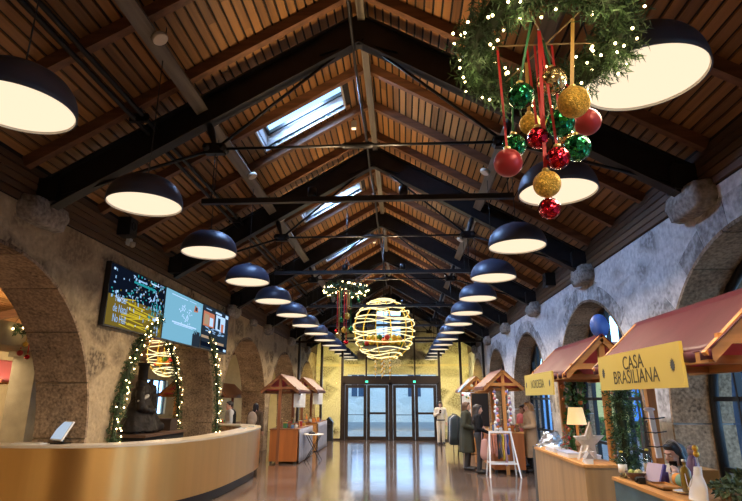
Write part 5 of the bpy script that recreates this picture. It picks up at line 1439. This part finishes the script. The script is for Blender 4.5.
for i in range(7):
    y = 17.72+.22*i; c_ = [(.012,.022,.026),(.02,.03,.05),(.05,.09,.10),(.5,.48,.45),(.02,.02,.025),(.06,.10,.09),(.03,.03,.05)][i]; nm = ['dark teal','navy','slate green','off-white','black','moss','midnight'][i]
    t = thing('hanging_coat', '%s coat on the rail by the furthest right stall' % nm, 'coat', (1.72,y,.3)); m = MB()
    m.lathe([(.05,1.22),(.17,1.12),(.19,.9),(.2,.6),(.23,.35),(.21,.35),(.02,.8)], 16, (0,0,0), M=Matrix.Diagonal((1,.42,1))); m.v = [(p[0]+1.72,p[1]+y,p[2]) for p in m.v]; m.build('body', mat('coat_%d'%i,c_,.85), t)
    m = MB(); m.tube([(1.72,y,1.20),(1.72,y,1.266)], .006, 6); m.build('hook', M_BLACKM, t)
# hanging goods at the furthest stall
t = thing('white_drape', 'white drape with printed spots on the near end of the furthest right stall', 'drape', (2.1,18.1,.9)); m = MB(); m.grid(lambda u,v: (1.95+.42*u+.012*math.sin(u*30)*v, 18.1+.015*math.sin(u*22), 1.95-1.0*v), 30, 8); o = m.build('cloth', M_WHITE, t); md = o.modifiers.new('t','SOLIDIFY'); md.thickness = .006
for k in range(7): m = MB(); m.ball((1.98+.06*k,18.07,1.86-.03*((k*5) % 4)), (.035,.012,.035), 8, 6); m.build('spot', GC[k % 6], t)
t = thing('blue_scarf', 'pale blue cloth draped over the aisle side of the furthest right stall roof', 'cloth', (1.93,18.3,1.9)); m = MB(); m.grid(lambda u,v: (2.22-.36*v, 18.12+.5*u, 2.36-.40*v+.01*math.sin(u*9)), 8, 10); o = m.build('fold', mat('pale_blue_cloth',(.25,.42,.62),.7), t); md = o.modifiers.new('t','SOLIDIFY'); md.thickness = .012
# bistro table, floor stand
t = thing('bistro_table', 'small folding bistro table with a pale top in front of the left stalls', 'table', (-3.0+.32,16.3,0))
bx, by = -2.62, 16.3
m = MB(); m.lathe([(.0001,.715),(.29,.715),(.30,.73),(.29,.742),(.0001,.742)], 32, (bx,by,0)); m.build('tabletop', mat('bistro_top',(.62,.56,.46),.35), t)
for s in (-1,1):
    for d in (-1,1):
        m = MB(); m.tube([(bx-.22*s,by+.2*d,.008),(bx+.20*s,by+.16*d,.715)], .011, 6); m.build('leg', M_BLACKM, t)
t = thing('dark_cap', 'dark folded cap lying on the bistro table', 'cap', (bx-.05,by,.742)); m = MB(); m.lathe([(.10,.743),(.10,.76),(.08,.80),(.03,.82),(.0001,.822)], 18, (bx-.06,by,0)); m.build('crown', M_BLACK, t); m = MB(); m.grid(lambda u,v: (bx-.06+(.09+.07*v)*math.cos(-.9+1.8*u), by+(.09+.07*v)*math.sin(-.9+1.8*u), .748), 10, 3); o = m.build('peak', M_BLACK, t); md = o.modifiers.new('t','SOLIDIFY'); md.thickness = .006
t = thing('floor_bin', 'black pointed-top litter bin standing before the glass screen', 'litter bin', (-3.18,23.8,0))
m = MB(); m.box(-3.35,-3.01,23.62,23.96,0,.72); m.build('body', M_BLACK, t); m = MB(); m.prism([(-3.37,.72),(-2.99,.72),(-3.02,.8),(-3.18,.98),(-3.34,.8)], 'y', 23.60, 23.98); m.build('peaked_lid', M_BLACKM, t); m = MB(); m.box(-3.29,-3.07,23.59,23.625,.52,.66); m.build('flap', M_BLACKM, t)
# plants at the foot of the right windows (outside) and outdoors
# ================================================================== people
def blob(mb_, name, material, parent, vox, smooth=3, label=None):
    o = mb_.build(name, material, parent, base=(0,0,0), fixn=True, label=label)
    r_ = o.modifiers.new('fuse','REMESH'); r_.mode = 'VOXEL'; r_.voxel_size = vox; r_.use_smooth_shade = True
    s_ = o.modifiers.new('soft','SMOOTH'); s_.iterations = smooth; s_.factor = .5
    return o
HAIRD = mat('dark_hair',(.018,.012,.010),.45,0,.3,30,.3,60,stretch=(4,4,.4)); HAIRB = mat('brown_hair',(.09,.045,.022),.5,0,.3,30,.3,60,stretch=(4,4,.4)); HAIRF = mat('blonde_hair',(.36,.19,.07),.5,0,.3,30,.3,60,stretch=(4,4,.4))
EYEW = mat('eye_white',(.7,.68,.65),.3); EYED = mat('eye_dark',(.03,.018,.012),.3); LIP = mat('lips',(.42,.13,.12),.45)
SHOE = mat('black_shoe',(.015,.014,.014),.4)
def person(label, loc, rot, H=1.65, arms=None, legs=None, hip=None, head=(0,0), top=None, bottom=None, coat=None, hair=('long',HAIRD), sleeve=True, lean=0, shoe=SHOE, shoulder=.205, holds=None):
    """figure faces local -y; arms: dict side -> (elbow, wrist, fingertip dir); all in metres for H=1.65"""
    k = H/1.65
    t = thing('person', label, 'person', loc, rot)
    V = lambda x,y,z: Vector((x,y,z))*k
    hz = .86 if hip is None else hip
    dz = hz-.86
    ly = lambda z: -lean*max(0,(z-hz))
    def U(x,y,z): return Vector((x*k, (y+ly(z+dz))*k, (z+dz)*k))   # upper body moves with the hip
    S = {s: U(s*shoulder*.86,0.0,1.355) for s in (-1,1)}
    A = {}
    for s in (-1,1):
        d = (arms or {}).get(s)
        if d: A[s] = (U(*d[0]), U(*d[1]), Vector(d[2]).normalized())
        else: A[s] = (U(s*.225,.03,1.09), U(s*.235,-.04,.86), Vector((0,-.15,-1)).normalized())
    Lg = {}
    for s in (-1,1):
        d = (legs or {}).get(s)
        if d: Lg[s] = tuple(V(*q) for q in d)
        else: Lg[s] = (V(s*.09,-.01,.47), V(s*.095,.03,.075), V(s*.11,-.13,.03))
    HP = {s: V(s*.085,0,hz+.0) for s in (-1,1)}
    hc = U(0,-.02,1.535)
    HM = Matrix.Rotation(R(head[0]),3,'Z') @ Matrix.Rotation(R(head[1]),3,'X')
    hp = lambda x,y,z: hc + HM @ (Vector((x,y,z))*k)
    b = MB()
    # head: skull, face, jaw, nose, ears, neck
    b.ball(hp(0,.012,.02), (.074*k,.092*k,.098*k), 18, 12, M=HM); b.ball(hp(0,-.018,-.035), (.060*k,.070*k,.078*k), 16, 10, M=HM); b.ball(hp(0,-.052,-.092), (.028*k,.026*k,.022*k), 12, 8, M=HM)
    b.capsule(hp(0,-.083,.012), hp(0,-.104,-.028), .009*k, .014*k, 8); b.ball(hp(0,-.075,.03), (.05*k,.018*k,.012*k), 12, 8, M=HM)
    for s in (-1,1): b.ball(hp(s*.074,.012,-.008), (.010*k,.020*k,.030*k), 10, 8, M=HM); b.ball(hp(s*.035,-.062,-.028), (.022*k,.018*k,.018*k), 10, 8, M=HM)
    b.capsule(U(0,.012,1.37), hp(0,.018,-.075), .056*k, .050*k)
    # trunk
    b.capsule(U(-.10,.01,1.33), U(.10,.01,1.33), .085*k, .085*k); b.ball(U(0,.0,1.22), (.150*k,.105*k,.17*k)); b.ball(U(0,.0,1.03), (.125*k,.092*k,.16*k)); b.ball(V(0,0,hz+.05), (.160*k,.112*k,.14*k))
    for s in (-1,1):
        e, w, f = A[s]
        b.capsule(S[s], e, .050*k, .038*k); b.capsule(e, w, .038*k, .025*k)
        # hand: palm, four unequal bent fingers and a thumb leaving the side of the palm
        side = f.cross(Vector((0,0,1)));
        if side.length < .2: side = f.cross(Vector((0,1,0)))
        side.normalize(); nrm = side.cross(f).normalized()
        pc = w+f*.045*k
        b.capsule(w, w+f*.075*k, .024*k, .030*k); b.ball(pc+f*.01*k, (.034*k,.034*k,.034*k), 10, 8)
        for j, ln in enumerate((.066,.076,.070,.056)):
            r0 = w+f*.080*k+side*((j-1.5)*.0185*k); m1 = r0+(f*.93-nrm*.3).normalized()*ln*.55*k; m2 = m1+(f*.75-nrm*.65).normalized()*ln*.45*k
            b.capsule(r0-f*.02*k, m1, .0095*k, .009*k, 8); b.capsule(m1, m2, .009*k, .0078*k, 8)
        th0 = w+f*.03*k-side*.026*k; th1 = th0+(f*.6-side*.75).normalized()*.04*k; b.capsule(th0, th1, .012*k, .0105*k, 8); b.capsule(th1, th1+(f*.9-side*.1-nrm*.2).normalized()*.032*k, .0105*k, .009*k, 8)
        kn, an, toe = Lg[s]
        b.capsule(HP[s], kn, .083*k, .055*k); b.capsule(kn, an, .055*k, .034*k); b.capsule(an, toe, .038*k, .030*k)
    blob(b, 'body', M_SKIN, t, .0095*k, 2)
    # face
    for s in (-1,1):
        m = MB(); m.ball(hp(s*.031,-.077,.004), (.0135*k,.008*k,.0075*k), 10, 8, M=HM); e_ = m.build('eye', EYEW, t, base=(0,0,0)); m = MB(); m.ball(hp(s*.031,-.0835,.004), (.006*k,.003*k,.006*k), 8, 6, M=HM); m.build('pupil', EYED, e_, base=(0,0,0))
        m = MB(); m.capsule(hp(s*.016,-.088,.026), hp(s*.048,-.078,.028), .0045*k, .0035*k, 8); m.build('eyebrow', hair[1], t, base=(0,0,0))
    m = MB(); m.ball(hp(0,-.085,-.058), (.022*k,.010*k,.0075*k), 12, 8, M=HM); m.build('mouth', LIP, t, base=(0,0,0))
    # hair
    h = MB(); h.ball(hp(0,.028,.035), (.086*k,.096*k,.098*k), 18, 12, M=HM); h.ball(hp(0,-.035,.085), (.066*k,.05*k,.036*k), 12, 8, M=HM)
    if hair[0] == 'long':
        for s in (-1,1): h.capsule(hp(s*.068,.02,.03), hp(s*.075,.035,-.16), .028*k, .040*k)
        h.capsule(hp(0,.07,.02), U(0,.10,1.22), .085*k, .075*k); h.capsule(hp(-.04,.06,-.05), U(-.07,.085,1.25), .05*k, .05*k); h.capsule(hp(.04,.06,-.05), U(.07,.085,1.25), .05*k, .05*k)
    elif hair[0] == 'bob':
        for s in (-1,1): h.capsule(hp(s*.070,.01,.03), hp(s*.074,.01,-.09), .026*k, .026*k)
        h.capsule(hp(0,.07,.02), hp(0,.075,-.09), .07*k, .055*k)
    elif hair[0] == 'bun':
        h.ball(hp(0,.11,.09), (.045*k,)*3)
    blob(h, 'hair', hair[1], t, .011*k, 3)
    if top:
        g = MB(); c = .018
        g.capsule(U(-.11,.01,1.335), U(.11,.01,1.335), (.085+c)*k, (.085+c)*k); g.ball(U(0,0,1.22), (.165*k,.128*k,.18*k)); g.ball(U(0,0,1.03), (.148*k,.118*k,.17*k)); g.ball(U(0,0,.92), (.170*k,.130*k,.09*k))
        for s in (-1,1):
            e, w, f = A[s]; g.capsule(S[s], e, .066*k, .054*k)
            if sleeve: g.capsule(e, w-(w-e).normalized()*.015*k, .053*k, .040*k)
        blob(g, top[0], top[1], t, .013*k, 3)
    if bottom:
        g = MB(); g.ball(V(0,0,hz+.05), (.176*k,.128*k,.13*k))
        for s in (-1,1):
            kn, an, toe = Lg[s]; g.capsule(HP[s], kn, .098*k, .074*k); g.capsule(kn, an+Vector((0,0,.02*k)), .072*k, .058*k)
        blob(g, bottom[0], bottom[1], t, .013*k, 3)
    if coat:
        g = MB(); c = .035
        g.capsule(U(-.115,.01,1.33), U(.115,.01,1.33), (.085+c)*k, (.085+c)*k); g.ball(U(0,0,1.2), (.19*k,.15*k,.22*k)); 
        zl = coat[2]; n_ = 7
        vs_ = []; nn_ = 22
        for j in range(n_+1):
            z = 1.25-(1.25-zl)*j/n_; cc_ = U(0,.01,z) if z > .86 else V(0,.01,z)
            for q in range(nn_):
                a_ = 2*PI*q/nn_; fl = .006*math.sin(5*a_)*j
                vs_.append(cc_+Vector(((.186+.034*j/n_+fl*.5)*math.cos(a_),(.152+.034*j/n_+fl)*math.sin(a_),0))*k)
        fs_ = [(j*nn_+q,j*nn_+(q+1) % nn_,(j+1)*nn_+(q+1) % nn_,(j+1)*nn_+q) for j in range(n_) for q in range(nn_)]
        fs_ += [tuple(range(nn_-1,-1,-1)), tuple(n_*nn_+q for q in range(nn_))]; g.add(vs_, fs_)
        for s in (-1,1):
            e, w, f = A[s]; g.capsule(S[s], e, .076*k, .066*k); g.capsule(e, w-(w-e).normalized()*.01*k, .064*k, .050*k)
        blob(g, coat[0], coat[1], t, .014*k, 4)
        m = MB(); m.capsule(U(-.06,-.02,1.43), U(.06,-.02,1.43), .05*k, .05*k); blob(m, 'collar', coat[1], t, .012*k, 2)
    for s in (-1,1):
        kn, an, toe = Lg[s]; g = MB(); g.capsule(an+Vector((0,.03*k,-.02*k)), toe+Vector((0,-.03*k,.012*k)), .050*k, .040*k)
        zmin = min(an.z, toe.z)-.034*k
        g.v = [(p[0],p[1],max(p[2],zmin)) for p in g.v]; blob(g, 'shoe', shoe, t, .012*k, 1)
    t['_h'] = 1
    del t['_h']
    return t, A, hp, U
WOOLG = mat('olive_coat',(.035,.038,.024),.85); BLK = mat('black_jacket',(.008,.008,.009),.85,0,0,6,0,30,.2); BEIGE = mat('beige_coat',(.40,.28,.18),.8,0,.1,6); CRM = mat('cream_suit',(.62,.55,.44),.8); CHAR = mat('charcoal_trousers',(.025,.024,.026),.8); JEAN = mat('dark_jeans',(.03,.045,.075),.8); PINKT = mat('pink_top',(.62,.16,.19),.8); GREY = mat('grey_shirt',(.42,.42,.42),.8)
PHONE = mat('black_phone',(.01,.01,.012),.2)
def phone(parent_label, p, d, n_):
    t = thing('phone', parent_label, 'phone', p); d = Vector(d).normalized(); n_ = Vector(n_).normalized(); s = d.cross(n_).normalized(); n_ = s.cross(d)
    Mx = Matrix((s, n_, d)).transposed(); m = MB(); m.rbox(p, (.072,.009,.148), Mx); m.build('case', PHONE, t); m = MB(); m.rbox(Vector(p)+n_*.0055, (.064,.002,.135), Mx); m.build('screen', mat('phone_screen',(.03,.04,.06),.1), t)
# woman in white by the doors, looking down at a phone
p1, A1, hp1, _ = person('person in a cream top and trousers standing by the glass door looking down', (1.52,22.35,0), R(8), 1.63, {-1: ((-.25,.0,1.10),(-.10,-.20,1.20),(.35,-.35,.5)), 1: ((.25,.04,1.10),(.235,-.02,.86),(0,-.1,-1))}, head=(-14,16), top=('blouse',CRM), bottom=('trousers',CRM), hair=('bob',HAIRD))
m = MB(); m.lathe([(.178,.90),(.180,.905),(.180,.94),(.178,.945)], 24, (0,0,0), M=Matrix.Diagonal((1,.74,1))); m.build('belt', M_BLACK, p1, base=(0,0,0))
phone('dark phone held by the person in cream by the glass door', (1.50,22.08,1.25), (.1,-.3,1), (0,1,.4))
# pair on the left of the third right stall
p2, *_ = person('person in an olive coat with brown hair standing at the third right stall', (1.66,14.55,0), R(72), 1.66, {-1: ((-.25,.02,1.08),(-.14,-.22,1.0),(.5,-.8,0)), 1: ((.25,.0,1.08),(.16,-.22,.98),(-.4,-.8,0))}, coat=('coat',WOOLG,.42), bottom=('trousers',CHAR), hair=('bob',HAIRB), head=(8,4))
p3, *_ = person('person in a black jacket with long dark hair beside the one in the olive coat', (1.88,13.95,0), R(80), 1.60, {-1: ((-.25,.0,1.08),(-.16,-.24,.98),(.3,-.9,0)), 1: ((.25,.0,1.08),(.20,-.20,.96),(-.2,-.9,-.2))}, top=('jacket',BLK), bottom=('trousers',CHAR), hair=('long',HAIRD), head=(6,6))
t = thing('shopping_bag', 'dusty pink shoulder bag hanging beside the person in the black jacket', 'bag', (1.98,13.72,.36))
m = MB(); m.capsule((1.98,13.70,.45),(1.98,13.72,.72),.13,.09,14); m.v = [(p[0], 13.70+(p[1]-13.70)*.5, p[2]) for p in m.v]; m.build('body', mat('dusty_pink',(.42,.24,.22),.7), t); m = MB(); m.tube([(1.91,13.72,.76),(1.93,13.76,1.0),(1.98,13.78,1.1),(2.02,13.75,1.0),(2.04,13.72,.76)], .012, 6); m.build('strap', mat('dusty_pink',(.4,.2,.2),.7), t)
# right side of that stall
p4, *_ = person('person in a long beige coat with blonde hair right of the third stall', (3.22,14.3,0), R(-80), 1.66, {-1: ((-.25,.0,1.08),(-.18,-.24,1.08),(.2,-.9,.2)), 1: ((.25,.0,1.08),(.18,-.24,1.06),(-.2,-.9,.1))}, coat=('coat',BEIGE,.34), bottom=('trousers',JEAN), hair=('long',HAIRF))
p5, *_ = person('person in a pink top half hidden behind the one in the beige coat', (3.28,15.25,0), R(-60), 1.58, {-1: ((-.25,.0,1.08),(-.16,-.24,1.05),(.3,-.9,.1))}, top=('pink_sweater',PINKT), bottom=('trousers',CHAR), hair=('bob',HAIRB))
# seated seller of the first stall, phone at the ear
ch = thing('stool', 'wooden stool under the seller behind the teal counter', 'stool', (2.84,6.02,0))
m = MB(); m.lathe([(.0001,.44),(.17,.44),(.18,.455),(.17,.47),(.0001,.47)], 24, (2.84,6.02,0)); m.build('seat', M_OAK, ch)
for a in (.8,2.4,3.9,5.5): m = MB(); m.tube([(2.84+.13*math.cos(a),6.02+.13*math.sin(a),.44),(2.84+.18*math.cos(a),6.02+.18*math.sin(a),0)], .015, 6); m.build('leg', M_OAKZ, ch)
SW = mat('cream_knit',(.58,.52,.44),.9,0,.1,30)
p6, A6, hp6, U6 = person('person with a grey hairband holding a phone by the mouth behind the teal counter', (2.80,5.98,0), R(-62), 1.62,
    {1: ((.24,-.12,1.12),(.135,-.19,1.315),(-.25,.18,.9)), -1: ((-.24,-.05,1.10),(-.10,-.28,1.02),(.4,-.8,0))}, {s: ((s*.11,-.40,.50),(s*.11,-.38,.075),(s*.12,-.54,.03)) for s in (-1,1)}, hip=.545, head=(-6,10), top=('sweater',SW), bottom=('trousers',CHAR), hair=('long',HAIRD))
m = MB(); m.tube([hp6(.098*math.cos(a)*1.0,.02+.03*math.sin(a)*0,.03+.112*math.sin(a)) for a in [PI*j/14 for j in range(15)]], .008, 6); m.build('hairband', mat('grey_band',(.30,.27,.25),.5), p6, base=(0,0,0), label='grey hairband')
Mr = Matrix.Rotation(R(-62),3,'Z'); pp = Vector((2.80,5.98,0)) + Mr @ (hp6(.066,-.108,-.112)); 
phone('black phone held by the mouth of the person behind the teal counter', pp, Mr@Vector((.05,-.15,1)), Mr@Vector((-.8,.9,0)))
t = thing('shoulder_bag', 'tan leather bag standing by the seller behind the teal counter', 'bag', (2.64,5.36,.93))
m = MB(); m.box(2.70,2.84,5.30,5.60,.78,1.12); m.build('body', mat('tan_leather',(.42,.23,.06),.5), t); m = MB(); m.box(2.695,2.845,5.295,5.605,1.06,1.13); m.build('flap', mat('tan_leather',(.4,.2,.05),.5), t)
m = MB(); m.box(2.66,2.90,5.26,5.64,0,.78); m.build('support_crate', M_OAKZ, t)
# people beyond the desk
p7, *_ = person('person in a grey shirt and black waistcoat beyond the far end of the brass desk', (-5.02,15.75,0), R(-60), 1.66, {1: ((.25,.0,1.08),(.14,-.2,.95),(-.3,-.8,0)), -1: ((-.25,.02,1.08),(-.2,-.1,.88),(0,-.3,-1))}, top=('shirt',GREY), bottom=('trousers',CHAR), hair=('short',HAIRD))
m = MB(); m.capsule((0,.02,1.30),(0,.02,1.0),.155,.150); m.v = [(p[0]*1.08, p[1]*.86+.055, p[2]) for p in m.v]; blob(m, 'waistcoat', BLK, p7, .014, 3)
p8, *_ = person('person seen from behind wearing a pale backpack beyond the desk end', (-4.36,16.15,0), R(168), 1.60, top=('jacket',mat('brown_jacket',(.10,.07,.05),.8)), bottom=('trousers',CHAR), hair=('bob',HAIRD), head=(0,8))
m = MB(); m.ball((0,.19,1.17),(.15,.10,.21),16,12); m.ball((0,.25,1.08),(.11,.06,.11),14,10); blob(m, 'backpack', mat('pale_backpack',(.45,.36,.28),.8), p8, .014, 3, 'pale backpack')

# ================================================================== outdoors
gr = MB(); gr.box(XR+T, 40, Y0-8, 62, -.14, -.02); struct(gr.build('floor_outside_right', mat('paving',(.30,.29,.27),.9,0,.15,2)))
gr = MB(); gr.box(-40, XR+T, YE+.6, 62, -.14, -.02); struct(gr.build('floor_outside_front', mat('paving',(.3,.29,.27),.9)))
gr = MB(); gr.box(-40, -13.6, Y0-8, YE+.6, -.14, -.02); struct(gr.build('floor_outside_left', mat('paving',(.3,.29,.27),.9)))
M_FAC = stone_wall('facade_stone', (.78,.74,.68), (.50,.47,.42), (.66,.62,.56), 1.6, .3)
def house(label, x0, x1, y0, y1, h, wins, axis, m_=M_FAC, name='building', cat='building'):
    t = thing(name, label, cat, ((x0+x1)/2,(y0+y1)/2,-.02)); m = MB(); m.box(x0,x1,y0,y1,-.02,h); m.build('walls', m_, t)
    m = MB(); m.box(x0-.3,x1+.3,y0-.3,y1+.3,h,h+.25); m.build('roof', mat('roof_tile',(.28,.10,.06),.8), t)
    for (a, z0, w, hh) in wins:
        m = MB()
        if axis == 'y':   # facing -y
            m.box(a-w/2,a+w/2,y0-.04,y0+.02,z0,z0+hh); g = (a-.03,a+.03,y0-.05,y0-.02,z0,z0+hh)
        else:
            m.box(x0-.04,x0+.02,a-w/2,a+w/2,z0,z0+hh); g = (x0-.05,x0-.02,a-.03,a+.03,z0,z0+hh)
        f = m.build('window', mat('far_window',(.05,.08,.13),.15), t); k = MB(); k.box(*g); k.build('glazing_bar', M_WHITE, f)
    return t
house('pale stone house with a dark window seen through the glass doors', -9, 9, 43, 50, 8, [(.95,1.9,1.0,1.7),(-3.5,1.9,1.0,1.7),(4.2,1.9,1.0,1.7)], 'y')
house('pale stone building seen through the nearest right arch window', 9, 14, 10.5, 18.6, 4.2, [(14.9,.0,1.5,3.0),(17.6,1.2,.6,1.6),(11.6,1.2,1.2,1.8)], 'x')
house('yellow plastered building seen through the second right arch window', 10.6, 13.0, 31, 36, 4.6, [(12.2,1.4,.5,1.2)], 'y', mat('yellow_plaster',(.70,.52,.18),.85))
t = thing('garden_wall', 'blue painted garden wall beside the yellow building outside', 'wall', (15.5,30.5,-.02)); m = MB(); m.box(12.4,18.5,30.3,30.6,-.02,3.4); m.build('panel', mat('blue_wall',(.06,.24,.68),.8), t); m = MB(); m.box(12.3,18.6,30.25,30.65,3.4,3.52); m.build('coping', M_WHITE, t)
t = thing('garden_wall', 'pale blue garden wall left of the yellow building outside', 'wall', (8.5,30.5,-.02)); m = MB(); m.box(5.6,10.4,30.3,30.6,-.02,3.0); m.build('panel', mat('pale_blue_wall',(.16,.36,.66),.8), t); m = MB(); m.box(5.5,10.45,30.25,30.65,3.0,3.12); m.build('coping', M_WHITE, t)
HEDGE = mat('hedge_leaves',(.09,.20,.03),.7,0,.5,8)
for i, (x, y, w) in enumerate(((9.3,20.6,1.25),(10.2,22.7,1.25),(11.0,24.8,1.25),(11.6,26.9,1.25),(8.6,24.6,1.2))):
    t = thing('hedge_bush', 'green clipped bush outside the right windows, %s from the camera' % ord_(i), 'bush', (x,y,-.02), 0, 'bushes outside the right windows')
    m = MB()
    rg = random.Random(90+i)
    for k in range(900):
        a, b = rg.uniform(0,6.28), rg.uniform(-.1,1.5); o = Vector((math.cos(a)*math.cos(b),math.sin(a)*math.cos(b),math.sin(b))); p = Vector((x,y,.0))+Vector((o.x*w*.6,o.y*w*.8,o.z*.95))*rg.uniform(.8,1.02)
        p.z = max(p.z, 0); e1 = o.orthogonal().normalized(); e1.rotate(Matrix.Rotation(rg.uniform(0,6.28),3,o)); e2 = o.cross(e1); s = .10
        m.add([p-e1*s*.5, p+e2*s*.4, p+e1*s*.6+o*.05, p-e2*s*.4], [(0,1,2,3)])
    m.build('leaves', HEDGE, t, fixn=False); m = MB(); m.ball((x,y,.36),(w*.5,w*.66,.52),14,10); m.build('branch_mass', mat('hedge_core',(.02,.04,.01),.9), t)
for i, (x, y) in enumerate(((8.2,19.4),(7.0,16.8))):
    t = thing('young_tree', 'slender leafy tree outside the second right arch window, %s' % ('further one' if i == 0 else 'nearer one'), 'tree', (x,y,-.02))
    m = MB(); m.tube([(x,y,0),(x+.03,y,1.2),(x,y+.05,2.6)], [.05,.04,.02], 8); m.build('trunk', mat('bark',(.10,.07,.045),.9), t); m = MB(); leaves(m, path_fn([(x,y,1.3),(x,y,3.2)]), 420, .7, .12, 200+i); m.build('leaves', HEDGE, t, fixn=False)

# ================================================================== light
W = bpy.data.worlds.new('overcast_dusk'); SC.world = W; W.use_nodes = True
N = W.node_tree.nodes; L = W.node_tree.links; bg = N['Background']
tc = N.new('ShaderNodeTexCoord'); sx = N.new('ShaderNodeSeparateXYZ'); L.new(tc.outputs['Generated'], sx.inputs[0])
rp = N.new('ShaderNodeValToRGB'); rp.color_ramp.elements[0].position = 0; rp.color_ramp.elements[0].color = (.36,.66,1,1); rp.color_ramp.elements[1].position = .8; rp.color_ramp.elements[1].color = (.06,.115,.21,1)
L.new(sx.outputs[2], rp.inputs[0]); L.new(rp.outputs[0], bg.inputs[0]); bg.inputs[1].default_value = 5.5
def light(kind, name, loc, energy, col, size=.2, rot=None, **kw):
    l = bpy.data.lights.new(name, kind); l.energy = energy; l.color = col
    if kind == 'AREA':
        l.shape = kw.get('shape','DISK'); l.size = size
        if 'size_y' in kw: l.shape = 'RECTANGLE'; l.size_y = kw['size_y']
        if 'spread' in kw: l.spread = kw['spread']
    elif kind == 'SPOT':
        l.spot_size = kw.get('angle', R(120)); l.spot_blend = kw.get('blend', 1); l.shadow_soft_size = size
    elif kind == 'POINT': l.shadow_soft_size = size
    o = bpy.data.objects.new(name, l); C.objects.link(o); o.location = loc
    if rot is not None: o.rotation_euler = rot
    return o
def aim(o, p):
    d = Vector(p)-Vector(o.location); o.rotation_euler = d.to_track_quat('-Z','Y').to_euler()
WARM = (1,.79,.54)
K_LAMP, K_UP, K_SKY = 62, 150, 480
for (x, y) in LAMPS:
    light('AREA', 'pendant_light', (x,y,LZL-.012), K_LAMP, WARM, .70, (0,0,0), spread=R(165))
for y in [2.3]+TR[:5]:
    for x in (CX-.6, CX+.6):
        o = light('SPOT', 'uplight_beam', (x,y,4.46), K_UP, (1,.70,.38), .06, angle=R(125)); aim(o, (CX+(x-CX)*.9, y, 8))
for (a, b) in SKY:
    xm = (SX0+SX1)/2; o = light('AREA', 'skylight_daylight', (xm-.08,(a+b)/2,roofz(xm)+.42), K_SKY, (.36,.58,1), 1.4, size_y=.8, spread=R(150)); aim(o, (xm+.55*2,(a+b)/2,roofz(xm)-1.6))
for y in (0, 6, 11, 16, 21):
    light('POINT', 'aisle_lamp', (-9.2,y,3.0), 330, (1,.78,.47), .25)  # added unseen fills; the nearest brightens what the brass desk reflects
# warm floods washing the end wall beyond the screen
for x in (-3.6, 2.6):
    o = light('SPOT', 'end_wall_flood', (x,26.6,3.6), 1150, (1,.80,.25), .12, angle=R(120)); aim(o, (x,YE,1.6))
o = light('SUN', 'sun_through_cloud', (0,-20,30), 2.4, (.50,.78,1)); o.data.angle = R(30); o.rotation_euler = Vector((0,.8,-.6)).to_track_quat('-Z','Y').to_euler()  # added bluish fill, brightens the house front outside the doors
light('POINT', 'sphere_glow', SPC, 60, (1,.8,.45), .5)
o = light('AREA', 'front_daylight', (-.6,YE+1.2,2.6), 70, (.4,.65,1), 4.6, size_y=2.4); aim(o, (-.6,24,.6))

for k in range(6):
    p = ring_fn(WC, WR+.02, WT)(k/6)[0]; light('POINT', 'wreath_glow', (p[0], p[1], p[2]-.17), 1.6, (1,.78,.45), .05)
# ================================================================== camera
cam = bpy.data.cameras.new('camera'); co = bpy.data.objects.new('camera', cam); C.objects.link(co); SC.camera = co
cam.sensor_width = 36; cam.lens = 527*36/742; cam.clip_start = .05; cam.clip_end = 200
co.location = (0,0,1.75)
pi_, ya_, ro_ = .2737, -.0577, .0016
f = Vector((math.sin(ya_)*math.cos(pi_), math.cos(ya_)*math.cos(pi_), math.sin(pi_))); r = Vector((math.cos(ya_), -math.sin(ya_), 0)); u = r.cross(f)
r2 = r*math.cos(ro_)+u*math.sin(ro_); u2 = u*math.cos(ro_)-r*math.sin(ro_)
co.rotation_euler = Matrix((r2, u2, -f)).transposed().to_euler()
vs = SC.view_settings; vs.view_transform = 'Standard'; vs.look = 'None'; vs.exposure = 0; vs.gamma = 1; vs.use_curve_mapping = False
